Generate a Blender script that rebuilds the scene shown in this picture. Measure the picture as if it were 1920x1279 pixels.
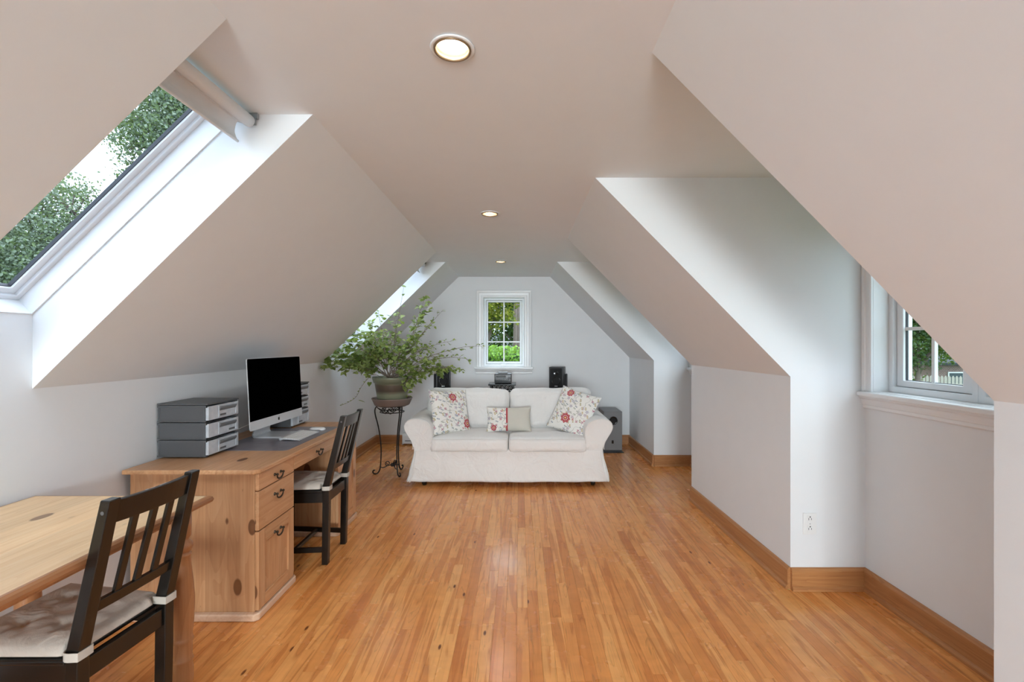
import bpy, bmesh, math, random
from mathutils import Vector, Matrix, noise
R = math.radians
PI = math.pi
for o in list(bpy.data.objects):
    bpy.data.objects.remove(o)
scene = bpy.context.scene
C = scene.collection

# ------------------------------------------------------------------ camera
EYE = 1.333; FPX = 860.0; VX = 974.0; VY = 646.0
cam_d = bpy.data.cameras.new('camera'); cam = bpy.data.objects.new('camera', cam_d)
C.objects.link(cam); scene.camera = cam
cam.location = (0, 0, EYE); cam.rotation_euler = (R(90), 0, 0)
cam_d.sensor_width = 36.0; cam_d.lens = FPX / 1920 * 36
cam_d.shift_x = -(VX - 960) / 1920; cam_d.shift_y = (VY - 639.5) / 1920
cam_d.clip_start = 0.02; cam_d.clip_end = 500

# ------------------------------------------------------------------ sky / light / exposure
world = bpy.data.worlds.new('sky'); scene.world = world; world.use_nodes = True
wt = world.node_tree; wt.nodes.clear()
tc = wt.nodes.new('ShaderNodeTexCoord'); sp = wt.nodes.new('ShaderNodeSeparateXYZ')
rp = wt.nodes.new('ShaderNodeValToRGB'); bg = wt.nodes.new('ShaderNodeBackground'); wo = wt.nodes.new('ShaderNodeOutputWorld')
rp.color_ramp.elements[0].position = 0.0; rp.color_ramp.elements[0].color = (0.34, 0.40, 0.50, 1)
rp.color_ramp.elements[1].position = 1.0; rp.color_ramp.elements[1].color = (0.86, 0.94, 1.0, 1)
wt.links.new(tc.outputs['Generated'], sp.inputs[0]); wt.links.new(sp.outputs['Z'], rp.inputs[0])
wt.links.new(rp.outputs[0], bg.inputs[0]); wt.links.new(bg.outputs[0], wo.inputs[0])
bg.inputs[1].default_value = 5.0

def area_light(name, loc, rot, sx, sy, power, col=(1, 1, 1)):
    d = bpy.data.lights.new(name, 'AREA'); d.shape = 'RECTANGLE'; d.size = sx; d.size_y = sy
    d.energy = power; d.color = col
    o = bpy.data.objects.new(name, d); C.objects.link(o); o.location = loc; o.rotation_euler = rot
    return o
# added fill light, set outside a made-up gable window behind the camera
area_light('added_gable_fill', (-0.2, -5.32, 1.15), (R(90), 0, 0), 1.7, 1.5, 330, (0.95, 0.98, 1.0))
DOWNLIGHT_W = 11.5

vs = scene.view_settings
vs.view_transform = 'Standard'; vs.look = 'None'; vs.exposure = 0.6; vs.gamma = 1.0; vs.use_curve_mapping = False

# ------------------------------------------------------------------ node helpers
def new_mat(name):
    m = bpy.data.materials.new(name); m.use_nodes = True
    nt = m.node_tree
    return m, nt, nt.nodes['Principled BSDF']
def nd(nt, t, **kw):
    n = nt.nodes.new('ShaderNode' + t)
    for k, v in kw.items(): setattr(n, k, v)
    return n
def lk(nt, a, b): nt.links.new(a, b)
def val(nt, sock, v):
    if hasattr(v, 'is_output') or isinstance(v, bpy.types.NodeSocket): nt.links.new(v, sock)
    else: sock.default_value = v
def mth(nt, op, a, b=0.0, c=None, clamp=False):
    n = nd(nt, 'Math', operation=op); n.use_clamp = clamp
    val(nt, n.inputs[0], a); val(nt, n.inputs[1], b)
    if c is not None: val(nt, n.inputs[2], c)
    return n.outputs[0]
def mixc(nt, fac, a, b, blend='MIX'):
    n = nd(nt, 'Mix', data_type='RGBA', blend_type=blend)
    val(nt, n.inputs[0], fac)
    for s, v in ((n.inputs[6], a), (n.inputs[7], b)):
        if isinstance(v, tuple): s.default_value = (v[0], v[1], v[2], 1)
        else: nt.links.new(v, s)
    return n.outputs[2]
def ramp(nt, fac, stops, interp='LINEAR'):
    n = nd(nt, 'ValToRGB'); cr = n.color_ramp; cr.interpolation = interp
    while len(cr.elements) < len(stops): cr.elements.new(0.5)
    for e, (p, c) in zip(cr.elements, stops):
        e.position = p; e.color = (c[0], c[1], c[2], 1) if isinstance(c, tuple) else (c, c, c, 1)
    lk(nt, fac, n.inputs[0]); return n.outputs[0]
def mapping(nt, vec, scale=(1, 1, 1), loc=(0, 0, 0), rot=(0, 0, 0)):
    n = nd(nt, 'Mapping'); n.inputs['Scale'].default_value = scale
    n.inputs['Location'].default_value = loc; n.inputs['Rotation'].default_value = rot
    lk(nt, vec, n.inputs['Vector']); return n.outputs[0]
def noise_n(nt, vec, scale=5, detail=3, rough=0.5, dist=0.0):
    n = nd(nt, 'TexNoise'); lk(nt, vec, n.inputs['Vector'])
    n.inputs['Scale'].default_value = scale; n.inputs['Detail'].default_value = detail
    n.inputs['Roughness'].default_value = rough; n.inputs['Distortion'].default_value = dist
    return n.outputs['Fac']
def bump(nt, b, h, strength=0.2, dist=0.01):
    n = nd(nt, 'Bump'); n.inputs['Strength'].default_value = strength; n.inputs['Distance'].default_value = dist
    lk(nt, h, n.inputs['Height']); lk(nt, n.outputs[0], b.inputs['Normal'])
def objco(nt): return nd(nt, 'TexCoord').outputs['Object']

MAT = {}
def plain(name, col, rough=0.5, metal=0.0, bumpscale=0, bumps=0.1, var=0.0, spec=0.5, coat=0.0):
    m, nt, b = new_mat(name)
    b.inputs['Roughness'].default_value = rough; b.inputs['Metallic'].default_value = metal
    b.inputs['Specular IOR Level'].default_value = spec; b.inputs['Coat Weight'].default_value = coat
    co = objco(nt)
    f = noise_n(nt, co, 6.0, 4)
    v = max(var, 0.02)
    c1 = tuple(min(1, x * (1 - v)) for x in col); c2 = tuple(min(1, x * (1 + v)) for x in col)
    lk(nt, mixc(nt, f, c1, c2), b.inputs['Base Color'])
    if bumpscale: bump(nt, b, noise_n(nt, co, bumpscale, 4), bumps, 0.004)
    MAT[name] = m
    return m

plain('wall_paint', (0.787, 0.802, 0.814), 0.55, bumpscale=120, bumps=0.03, spec=0.35)
plain('trim_paint', (0.83, 0.845, 0.855), 0.3, spec=0.5)
plain('vinyl', (0.82, 0.85, 0.88), 0.3)
plain('black_paint', (0.007, 0.006, 0.005), 0.26, var=0.3, spec=0.6)
plain('black_plastic', (0.018, 0.018, 0.02), 0.42)
plain('black_gloss', (0.006, 0.006, 0.007), 0.12)
plain('grille', (0.012, 0.012, 0.013), 0.85, bumpscale=700, bumps=0.5)
plain('gasket', (0.03, 0.03, 0.035), 0.6)
plain('iron', (0.03, 0.026, 0.024), 0.5, 0.6, bumpscale=90, bumps=0.2)
plain('bronze', (0.07, 0.055, 0.04), 0.38, 0.85)
plain('steel', (0.45, 0.46, 0.47), 0.3, 1.0)
plain('aluminium', (0.72, 0.73, 0.75), 0.36, 0.55)
plain('screen_glass', (0.0005, 0.0005, 0.0005), 0.5, spec=0.0)
plain('white_plastic', (0.80, 0.80, 0.79), 0.3)
plain('key_white', (0.86, 0.86, 0.85), 0.4)
plain('grey_plastic', (0.078, 0.080, 0.085), 0.42, bumpscale=500, bumps=0.12)
plain('dark_tray', (0.16, 0.17, 0.18), 0.45)
plain('paper', (0.78, 0.78, 0.80), 0.7, var=0.15)
plain('label_dark', (0.10, 0.10, 0.10), 0.6)
plain('sub_grey', (0.17, 0.17, 0.175), 0.42)
plain('blind_fabric', (0.80, 0.81, 0.82), 0.75)
plain('soil', (0.05, 0.035, 0.02), 0.95, bumpscale=60, bumps=1.0, var=0.4)
plain('saucer', (0.21, 0.155, 0.13), 0.5, var=0.2)
plain('bark', (0.16, 0.115, 0.10), 0.85, bumpscale=60, bumps=0.5, var=0.3)
plain('stem', (0.22, 0.17, 0.13), 0.7, var=0.3)
plain('strap_cotton', (0.54, 0.50, 0.44), 0.85, bumpscale=600, bumps=0.2)
plain('grass', (0.07, 0.14, 0.03), 0.9, var=0.3)
plain('fence_wood', (0.35, 0.32, 0.28), 0.8, var=0.2)
plain('far_white', (0.7, 0.7, 0.7), 0.6)
plain('far_roof', (0.05, 0.055, 0.065), 0.85, bumpscale=20, bumps=0.5)
plain('far_glass', (0.06, 0.07, 0.09), 0.1)
plain('subfloor', (0.22, 0.085, 0.028), 0.9)
plain('piping', (0.74, 0.71, 0.68), 0.9)
plain('red_trim', (0.42, 0.05, 0.06), 0.8)
plain('beige_linen', (0.58, 0.55, 0.48), 0.9, bumpscale=500, bumps=0.3)
plain('worn_edge', (0.36, 0.34, 0.32), 0.6, var=0.3)

def brick_mat():
    m, nt, b = new_mat('far_brick')
    n = nd(nt, 'TexBrick'); co = nd(nt, 'TexCoord').outputs['Object']
    lk(nt, mapping(nt, co, (1, 1, 1), rot=(R(90), 0, 0)), n.inputs['Vector'])
    n.inputs['Scale'].default_value = 3
    n.inputs['Color1'].default_value = (0.16, 0.09, 0.08, 1); n.inputs['Color2'].default_value = (0.22, 0.13, 0.11, 1)
    n.inputs['Mortar'].default_value = (0.3, 0.28, 0.26, 1)
    lk(nt, n.outputs[0], b.inputs['Base Color']); b.inputs['Roughness'].default_value = 0.9
    MAT['far_brick'] = m
brick_mat()

def glass_mat(name, tint, rough=0.0, refl=0.08):
    m, nt, b = new_mat(name); nt.nodes.remove(b)
    out = nt.nodes['Material Output']
    t = nd(nt, 'BsdfTransparent'); t.inputs[0].default_value = (*tint, 1)
    g = nd(nt, 'BsdfGlossy'); g.inputs['Roughness'].default_value = rough
    lw = nd(nt, 'LayerWeight'); lw.inputs[0].default_value = 0.5
    f = mth(nt, 'MULTIPLY_ADD', mth(nt, 'POWER', lw.outputs['Facing'], 5.0), 0.5, 0.0)
    mx = nd(nt, 'MixShader'); lk(nt, f, mx.inputs[0]); lk(nt, t.outputs[0], mx.inputs[1]); lk(nt, g.outputs[0], mx.inputs[2])
    lk(nt, mx.outputs[0], out.inputs[0]); MAT[name] = m
glass_mat('window_glass', (0.90, 0.94, 0.95))
glass_mat('skylight_glass', (0.86, 0.90, 0.95))

def clear_plastic():
    m, nt, b = new_mat('clear_plastic'); out = nt.nodes['Material Output']
    b.inputs['Base Color'].default_value = (0.62, 0.66, 0.72, 1); b.inputs['Roughness'].default_value = 0.18
    co = objco(nt); f = noise_n(nt, co, 30, 2)
    lk(nt, ramp(nt, f, [(0.3, (0.70, 0.74, 0.79)), (0.7, (0.86, 0.88, 0.91))]), b.inputs['Base Color'])
    t = nd(nt, 'BsdfTransparent'); t.inputs[0].default_value = (0.85, 0.88, 0.92, 1)
    mx = nd(nt, 'MixShader'); mx.inputs[0].default_value = 0.6
    lk(nt, t.outputs[0], mx.inputs[1]); lk(nt, b.outputs[0], mx.inputs[2]); lk(nt, mx.outputs[0], out.inputs[0])
    MAT['clear_plastic'] = m
clear_plastic()
def mat_mat():
    m, nt, b = new_mat('desk_mat_vinyl'); out = nt.nodes['Material Output']
    co = objco(nt); f = noise_n(nt, co, 9, 5, 0.6)
    lk(nt, ramp(nt, f, [(0.3, (0.15, 0.14, 0.165)), (0.7, (0.26, 0.24, 0.265))]), b.inputs['Base Color'])
    b.inputs['Roughness'].default_value = 0.33
    MAT['desk_mat_vinyl'] = m
mat_mat()

def emit(name, col, s):
    m, nt, b = new_mat(name)
    b.inputs['Base Color'].default_value = (*col, 1)
    b.inputs['Emission Color'].default_value = (*col, 1); b.inputs['Emission Strength'].default_value = s
    MAT[name] = m
emit('bulb', (1.0, 0.95, 0.86), 24)
plain('reflector', (0.85, 0.70, 0.52), 0.35)
plain('bronze_ring', (0.28, 0.20, 0.12), 0.35, 0.6)

def leaf_mat(name, c1, c2, trans=0.45, scale=3.0):
    m, nt, b = new_mat(name); out = nt.nodes['Material Output']
    at = nd(nt, 'Attribute'); at.attribute_name = 'tint'
    oi = nd(nt, 'ObjectInfo')
    f = mth(nt, 'FRACT', mth(nt, 'ADD', at.outputs['Fac'], oi.outputs['Random']))
    col = mixc(nt, f, c1, c2)
    lk(nt, col, b.inputs['Base Color']); b.inputs['Roughness'].default_value = 0.45
    b.inputs['Specular IOR Level'].default_value = 0.3
    t = nd(nt, 'BsdfTranslucent'); lk(nt, mixc(nt, 0.5, col, (0.45, 0.6, 0.05)), t.inputs[0])
    mx = nd(nt, 'MixShader'); mx.inputs[0].default_value = trans
    lk(nt, b.outputs[0], mx.inputs[1]); lk(nt, t.outputs[0], mx.inputs[2]); lk(nt, mx.outputs[0], out.inputs[0])
    MAT[name] = m
leaf_mat('houseplant_leaf', (0.08, 0.135, 0.025), (0.46, 0.54, 0.20), 0.4)
leaf_mat('tree_leaf', (0.085, 0.115, 0.085), (0.25, 0.29, 0.21), 0.25)
leaf_mat('autumn_leaf', (0.05, 0.08, 0.015), (0.26, 0.23, 0.03), 0.3)
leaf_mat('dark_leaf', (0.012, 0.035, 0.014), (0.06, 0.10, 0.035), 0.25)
leaf_mat('hedge_leaf', (0.07, 0.16, 0.02), (0.19, 0.34, 0.05), 0.3)

def wood(name, axis, light, mid, dark, rough=0.35, knots=True, stave=0.085, coat=0.0, gs=1.0):
    """pine: streaks along axis, staves, knots"""
    m, nt, b = new_mat(name)
    co = objco(nt); oi = nd(nt, 'ObjectInfo')
    off = nd(nt, 'VectorMath', operation='ADD'); lk(nt, co, off.inputs[0])
    cmb = nd(nt, 'CombineXYZ'); r = mth(nt, 'MULTIPLY', oi.outputs['Random'], 7.3)
    for i in range(3): lk(nt, r, cmb.inputs[i])
    lk(nt, cmb.outputs[0], off.inputs[1]); v = off.outputs[0]
    sep = nd(nt, 'SeparateXYZ'); lk(nt, v, sep.inputs[0])
    across = {'x': 1, 'y': 0, 'z': 1}[axis]
    if axis == 'z': acc = mth(nt, 'ADD', sep.outputs[0], sep.outputs[1])
    else: acc = sep.outputs[across]
    cell = mth(nt, 'FLOOR', mth(nt, 'DIVIDE', acc, stave))
    wn = nd(nt, 'TexWhiteNoise', noise_dimensions='1D'); lk(nt, cell, wn.inputs['W'])
    shift = nd(nt, 'CombineXYZ'); sh = mth(nt, 'MULTIPLY', wn.outputs[0], 13.0)
    for i in range(3): lk(nt, sh, shift.inputs[i])
    v2 = nd(nt, 'VectorMath', operation='ADD'); lk(nt, v, v2.inputs[0]); lk(nt, shift.outputs[0], v2.inputs[1]); v2 = v2.outputs[0]
    sc = [48 * gs, 48 * gs, 48 * gs]; sc['xyz'.index(axis)] = 1.0 * gs
    n1 = noise_n(nt, mapping(nt, v2, tuple(sc)), 1.0, 5, 0.6, 0.6)
    sc2 = [7 * gs, 7 * gs, 7 * gs]; sc2['xyz'.index(axis)] = 0.8 * gs
    n2 = noise_n(nt, mapping(nt, v2, tuple(sc2)), 1.0, 2, 0.5, 1.0)
    rings = mth(nt, 'FRACT', mth(nt, 'MULTIPLY', n2, 9.0))
    g = mth(nt, 'ADD', mth(nt, 'MULTIPLY', n1, 0.85), mth(nt, 'MULTIPLY', rings, 0.15))
    col = ramp(nt, g, [(0.25, light), (0.5, mid), (0.80, dark)])
    tint = mth(nt, 'MULTIPLY_ADD', wn.outputs[0], 0.20, 0.90)
    cc = nd(nt, 'CombineXYZ')
    for i in range(3): lk(nt, tint, cc.inputs[i])
    col = mixc(nt, 1.0, col, cc.outputs[0], 'MULTIPLY')
    if knots:
        sk = [10.5, 10.5, 10.5]; sk['xyz'.index(axis)] = 5.2
        vo = nd(nt, 'TexVoronoi'); lk(nt, mapping(nt, v, tuple(sk)), vo.inputs['Vector']); vo.inputs['Scale'].default_value = 1.0
        sc_ = nd(nt, 'SeparateColor'); lk(nt, vo.outputs['Color'], sc_.inputs[0])
        rad = mth(nt, 'MULTIPLY', sc_.outputs[0], 0.31)
        gate = mth(nt, 'GREATER_THAN', sc_.outputs[1], 0.42)
        k = mth(nt, 'MULTIPLY', gate, mth(nt, 'MULTIPLY', mth(nt, 'SUBTRACT', rad, vo.outputs['Distance']), 26.0), clamp=True)
        col = mixc(nt, k, col, (0.085, 0.026, 0.008))
        halo = mth(nt, 'MULTIPLY', gate, mth(nt, 'MULTIPLY', mth(nt, 'SUBTRACT', mth(nt, 'MULTIPLY', rad, 2.2), vo.outputs['Distance']), 1.6), clamp=True)
        col = mixc(nt, mth(nt, 'MULTIPLY', halo, 0.5), col, dark)
    lk(nt, col, b.inputs['Base Color'])
    b.inputs['Roughness'].default_value = rough; b.inputs['Coat Weight'].default_value = coat
    b.inputs['Coat Roughness'].default_value = 0.2
    bump(nt, b, g, 0.06, 0.002)
    MAT[name] = m
PL, PM, PD = (0.68, 0.395, 0.215), (0.60, 0.32, 0.155), (0.46, 0.21, 0.088)
for ax in 'xyz':
    wood('pine_' + ax, ax, PL, PM, PD, 0.38)
wood('pine_pale', 'y', (0.78, 0.56, 0.40), (0.72, 0.48, 0.32), (0.60, 0.36, 0.22), 0.4, knots=False, stave=9)
wood('table_pine', 'y', (0.84, 0.59, 0.34), (0.79, 0.515, 0.265), (0.63, 0.36, 0.16), 0.36, coat=0.2)
wood('table_leg', 'z', (0.52, 0.25, 0.11), (0.44, 0.195, 0.08), (0.32, 0.12, 0.045), 0.33, knots=False, stave=9)
wood('table_edge', 'y', (0.42, 0.20, 0.085), (0.36, 0.155, 0.06), (0.26, 0.10, 0.04), 0.33, knots=False, stave=9)
OL, OM, OD = (0.52, 0.26, 0.105), (0.43, 0.19, 0.07), (0.30, 0.115, 0.04)
for ax in 'xy':
    wood('oak_' + ax, ax, OL, OM, OD, 0.35, knots=False, stave=9, gs=1.6)

def floor_mat():
    m, nt, b = new_mat('floor_maple')
    at = nd(nt, 'Attribute'); at.attribute_name = 'tint'; t = at.outputs['Fac']
    geo = nd(nt, 'NewGeometry'); co = geo.outputs['Position']
    cmb = nd(nt, 'CombineXYZ'); s = mth(nt, 'MULTIPLY', t, 71.0)
    for i in range(3): lk(nt, s, cmb.inputs[i])
    va = nd(nt, 'VectorMath', operation='ADD'); lk(nt, co, va.inputs[0]); lk(nt, cmb.outputs[0], va.inputs[1]); v = va.outputs[0]
    fine = noise_n(nt, mapping(nt, v, (70, 1.6, 1)), 1.0, 5, 0.65, 0.4)
    broad = noise_n(nt, mapping(nt, v, (14, 0.9, 1)), 1.0, 2, 0.5, 1.8)
    rings = mth(nt, 'FRACT', mth(nt, 'MULTIPLY', broad, 5.0))
    flame = noise_n(nt, mapping(nt, v, (9, 17, 1), rot=(0, 0, 0.5)), 1.0, 2, 0.5, 0.5)
    base = ramp(nt, t, [(0.0, (0.67, 0.24, 0.062)), (0.14, (0.76, 0.298, 0.082)), (0.5, (0.83, 0.35, 0.104)), (1.0, (0.87, 0.412, 0.136))])
    streak = ramp(nt, rings, [(0.0, 1.0), (0.86, 0.97), (0.95, 0.72), (1.0, 0.95)])
    col = mixc(nt, 1.0, base, streak, 'MULTIPLY')
    red = ramp(nt, broad, [(0.53, 0.0), (0.60, 0.62)])
    col = mixc(nt, red, col, (0.55, 0.17, 0.04))
    col = mixc(nt, 1.0, col, ramp(nt, fine, [(0.25, (1.06, 1.05, 1.04)), (0.75, (0.88, 0.86, 0.82))]), 'MULTIPLY')
    col = mixc(nt, 1.0, col, ramp(nt, flame, [(0.35, 1.04), (0.65, 0.94)]), 'MULTIPLY')
    vo = nd(nt, 'TexVoronoi'); lk(nt, mapping(nt, v, (6, 2.2, 1)), vo.inputs['Vector'])
    vo.voronoi_dimensions = '2D'; vo.inputs['Scale'].default_value = 1.0
    sc_ = nd(nt, 'SeparateColor'); lk(nt, vo.outputs['Color'], sc_.inputs[0])
    k = mth(nt, 'MULTIPLY', mth(nt, 'GREATER_THAN', sc_.outputs[0], 0.8), mth(nt, 'MULTIPLY', mth(nt, 'SUBTRACT', 0.05, vo.outputs['Distance']), 40.0), clamp=True)
    col = mixc(nt, k, col, (0.16, 0.045, 0.012))
    lk(nt, col, b.inputs['Base Color'])
    rr = ramp(nt, noise_n(nt, co, 3.0, 4, 0.6), [(0.3, 0.20), (0.7, 0.31)])
    lk(nt, rr, b.inputs['Roughness'])
    b.inputs['Specular IOR Level'].default_value = 0.45
    bump(nt, b, fine, 0.04, 0.001)
    MAT['floor_maple'] = m
floor_mat()

def cloth(name, col, wr=0.25, scale=9, weave=420):
    m, nt, b = new_mat(name); co = objco(nt)
    f = noise_n(nt, co, 4, 3)
    lk(nt, mixc(nt, f, tuple(c * 0.95 for c in col), tuple(min(1, c * 1.03) for c in col)), b.inputs['Base Color'])
    b.inputs['Roughness'].default_value = 0.9; b.inputs['Specular IOR Level'].default_value = 0.15
    b.inputs['Sheen Weight'].default_value = 0.15
    h = mth(nt, 'ADD', noise_n(nt, co, scale, 3, 0.55, 0.8), mth(nt, 'MULTIPLY', noise_n(nt, co, weave, 1), 0.04))
    bump(nt, b, h, wr, 0.05); MAT[name] = m
cloth('slipcover', (0.80, 0.775, 0.75), 0.4, 7)
cloth('pad_cotton', (0.60, 0.54, 0.475), 0.2, 12)
cloth('pillow_plain', (0.62, 0.59, 0.53), 0.25, 10)

def floral(name, bigs, seed=0.0):
    """embroidered flower print on off-white cotton; object x/y are the print plane"""
    m, nt, b = new_mat(name); co = objco(nt)
    b.inputs['Roughness'].default_value = 0.9; b.inputs['Specular IOR Level'].default_value = 0.1
    col = (0.80, 0.775, 0.73)
    base = nd(nt, 'RGB'); base.outputs[0].default_value = (*col, 1); col = base.outputs[0]
    wob = nd(nt, 'TexNoise'); wob.inputs['Scale'].default_value = 9; wob.inputs['Detail'].default_value = 1
    flat = mapping(nt, co, (1, 1, 0), loc=(seed, seed * 0.7, 0)); lk(nt, flat, wob.inputs['Vector'])
    vine = mth(nt, 'ABSOLUTE', mth(nt, 'SUBTRACT', wob.outputs['Fac'], 0.5))
    col = mixc(nt, ramp(nt, vine, [(0.004, 0.5), (0.012, 0.0)]), col, (0.23, 0.22, 0.20))
    def flowers(col, scale, petals, rad, colA, colB, gate, rot=0.0, off=0.0):
        vo = nd(nt, 'TexVoronoi', voronoi_dimensions='2D'); vo.inputs['Scale'].default_value = scale
        vo.inputs['Randomness'].default_value = 0.75
        mp = mapping(nt, flat, loc=(off, off * 1.7, 0), rot=(0, 0, rot)); lk(nt, mp, vo.inputs['Vector'])
        df = nd(nt, 'VectorMath', operation='SUBTRACT'); lk(nt, mp, df.inputs[0]); lk(nt, vo.outputs['Position'], df.inputs[1])
        sx = nd(nt, 'SeparateXYZ'); lk(nt, df.outputs[0], sx.inputs[0])
        ang = mth(nt, 'ARCTAN2', sx.outputs[1], sx.outputs[0])
        rr = vo.outputs['Distance']
        edge = mth(nt, 'MULTIPLY_ADD', mth(nt, 'COSINE', mth(nt, 'MULTIPLY', ang, petals)), 0.28 * rad, 0.72 * rad)
        sc_ = nd(nt, 'SeparateColor'); lk(nt, vo.outputs['Color'], sc_.inputs[0])
        g = mth(nt, 'GREATER_THAN', sc_.outputs[0], gate)
        inside = mth(nt, 'MULTIPLY', g, mth(nt, 'LESS_THAN', rr, edge))
        petalc = mixc(nt, sc_.outputs[1], colA, colB)
        ringm = mth(nt, 'LESS_THAN', mth(nt, 'ABSOLUTE', mth(nt, 'SUBTRACT', rr, 0.42 * rad)), 0.09 * rad)
        petalc = mixc(nt, ringm, petalc, (0.75, 0.7, 0.66))
        ctr = mth(nt, 'LESS_THAN', rr, 0.22 * rad)
        petalc = mixc(nt, ctr, petalc, colB)
        return mixc(nt, inside, col, petalc)
    col = flowers(col, 22, 2, 0.30, (0.22, 0.29, 0.40), (0.36, 0.38, 0.30), 0.45, 0.4, 3.1)
    col = flowers(col, 17, 5, 0.30, (0.22, 0.30, 0.42), (0.48, 0.32, 0.38), 0.55, 0.0, 0.0)
    col = flowers(col, 24, 2, 0.36, (0.34, 0.34, 0.18), (0.58, 0.42, 0.2), 0.70, 1.2, 7.7)
    col = flowers(col, 26, 4, 0.36, (0.5, 0.08, 0.10), (0.34, 0.08, 0.16), 0.86, 0.6, 5.3)
    sx = nd(nt, 'SeparateXYZ'); lk(nt, co, sx.inputs[0])
    for (fx, fy, fr) in bigs:
        dx = mth(nt, 'SUBTRACT', sx.outputs[0], fx); dy = mth(nt, 'SUBTRACT', sx.outputs[1], fy)
        rr = mth(nt, 'SQRT', mth(nt, 'ADD', mth(nt, 'MULTIPLY', dx, dx), mth(nt, 'MULTIPLY', dy, dy)))
        ang = mth(nt, 'ARCTAN2', dy, dx)
        edge = mth(nt, 'MULTIPLY_ADD', mth(nt, 'COSINE', mth(nt, 'MULTIPLY', ang, 8)), 0.1 * fr, 0.9 * fr)
        q = mth(nt, 'DIVIDE', rr, edge)
        fc = ramp(nt, q, [(0.0, (0.72, 0.55, 0.25)), (0.2, (0.42, 0.04, 0.05)), (0.42, (0.78, 0.72, 0.68)), (0.52, (0.42, 0.05, 0.06)), (0.78, (0.62, 0.28, 0.28)), (0.86, (0.40, 0.04, 0.06))], 'CONSTANT')
        col = mixc(nt, mth(nt, 'LESS_THAN', q, 1.0), col, fc)
    lk(nt, col, b.inputs['Base Color'])
    bump(nt, b, noise_n(nt, co, 9, 3, 0.5, 0.6), 0.22, 0.04)
    MAT[name] = m
floral('floral_left', [(0.02, 0.135, 0.045), (0.165, -0.13, 0.05)], 0.0)
floral('floral_right', [(-0.03, -0.09, 0.052), (-0.09, 0.165, 0.04)], 4.0)
floral('floral_middle', [(-0.15, -0.085, 0.03)], 9.0)

def pot_mat():
    m, nt, b = new_mat('glazed_pot'); co = objco(nt)
    sx = nd(nt, 'SeparateXYZ'); lk(nt, co, sx.inputs[0])
    wob = noise_n(nt, mapping(nt, co, (6, 6, 60)), 1.0, 4)
    z = mth(nt, 'ADD', sx.outputs[2], mth(nt, 'MULTIPLY_ADD', wob, 0.02, -0.01))
    zz = mth(nt, 'DIVIDE', z, 0.28)
    col = ramp(nt, zz, [(0.0, (0.19, 0.195, 0.125)), (0.36, (0.25, 0.255, 0.17)), (0.44, (0.15, 0.135, 0.09)), (0.50, (0.075, 0.052, 0.036)), (0.70, (0.10, 0.072, 0.05)), (0.76, (0.15, 0.155, 0.10)), (1.0, (0.18, 0.19, 0.125))])
    lk(nt, col, b.inputs['Base Color']); b.inputs['Roughness'].default_value = 0.38
    bump(nt, b, wob, 0.15, 0.004); MAT['glazed_pot'] = m
pot_mat()

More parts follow.
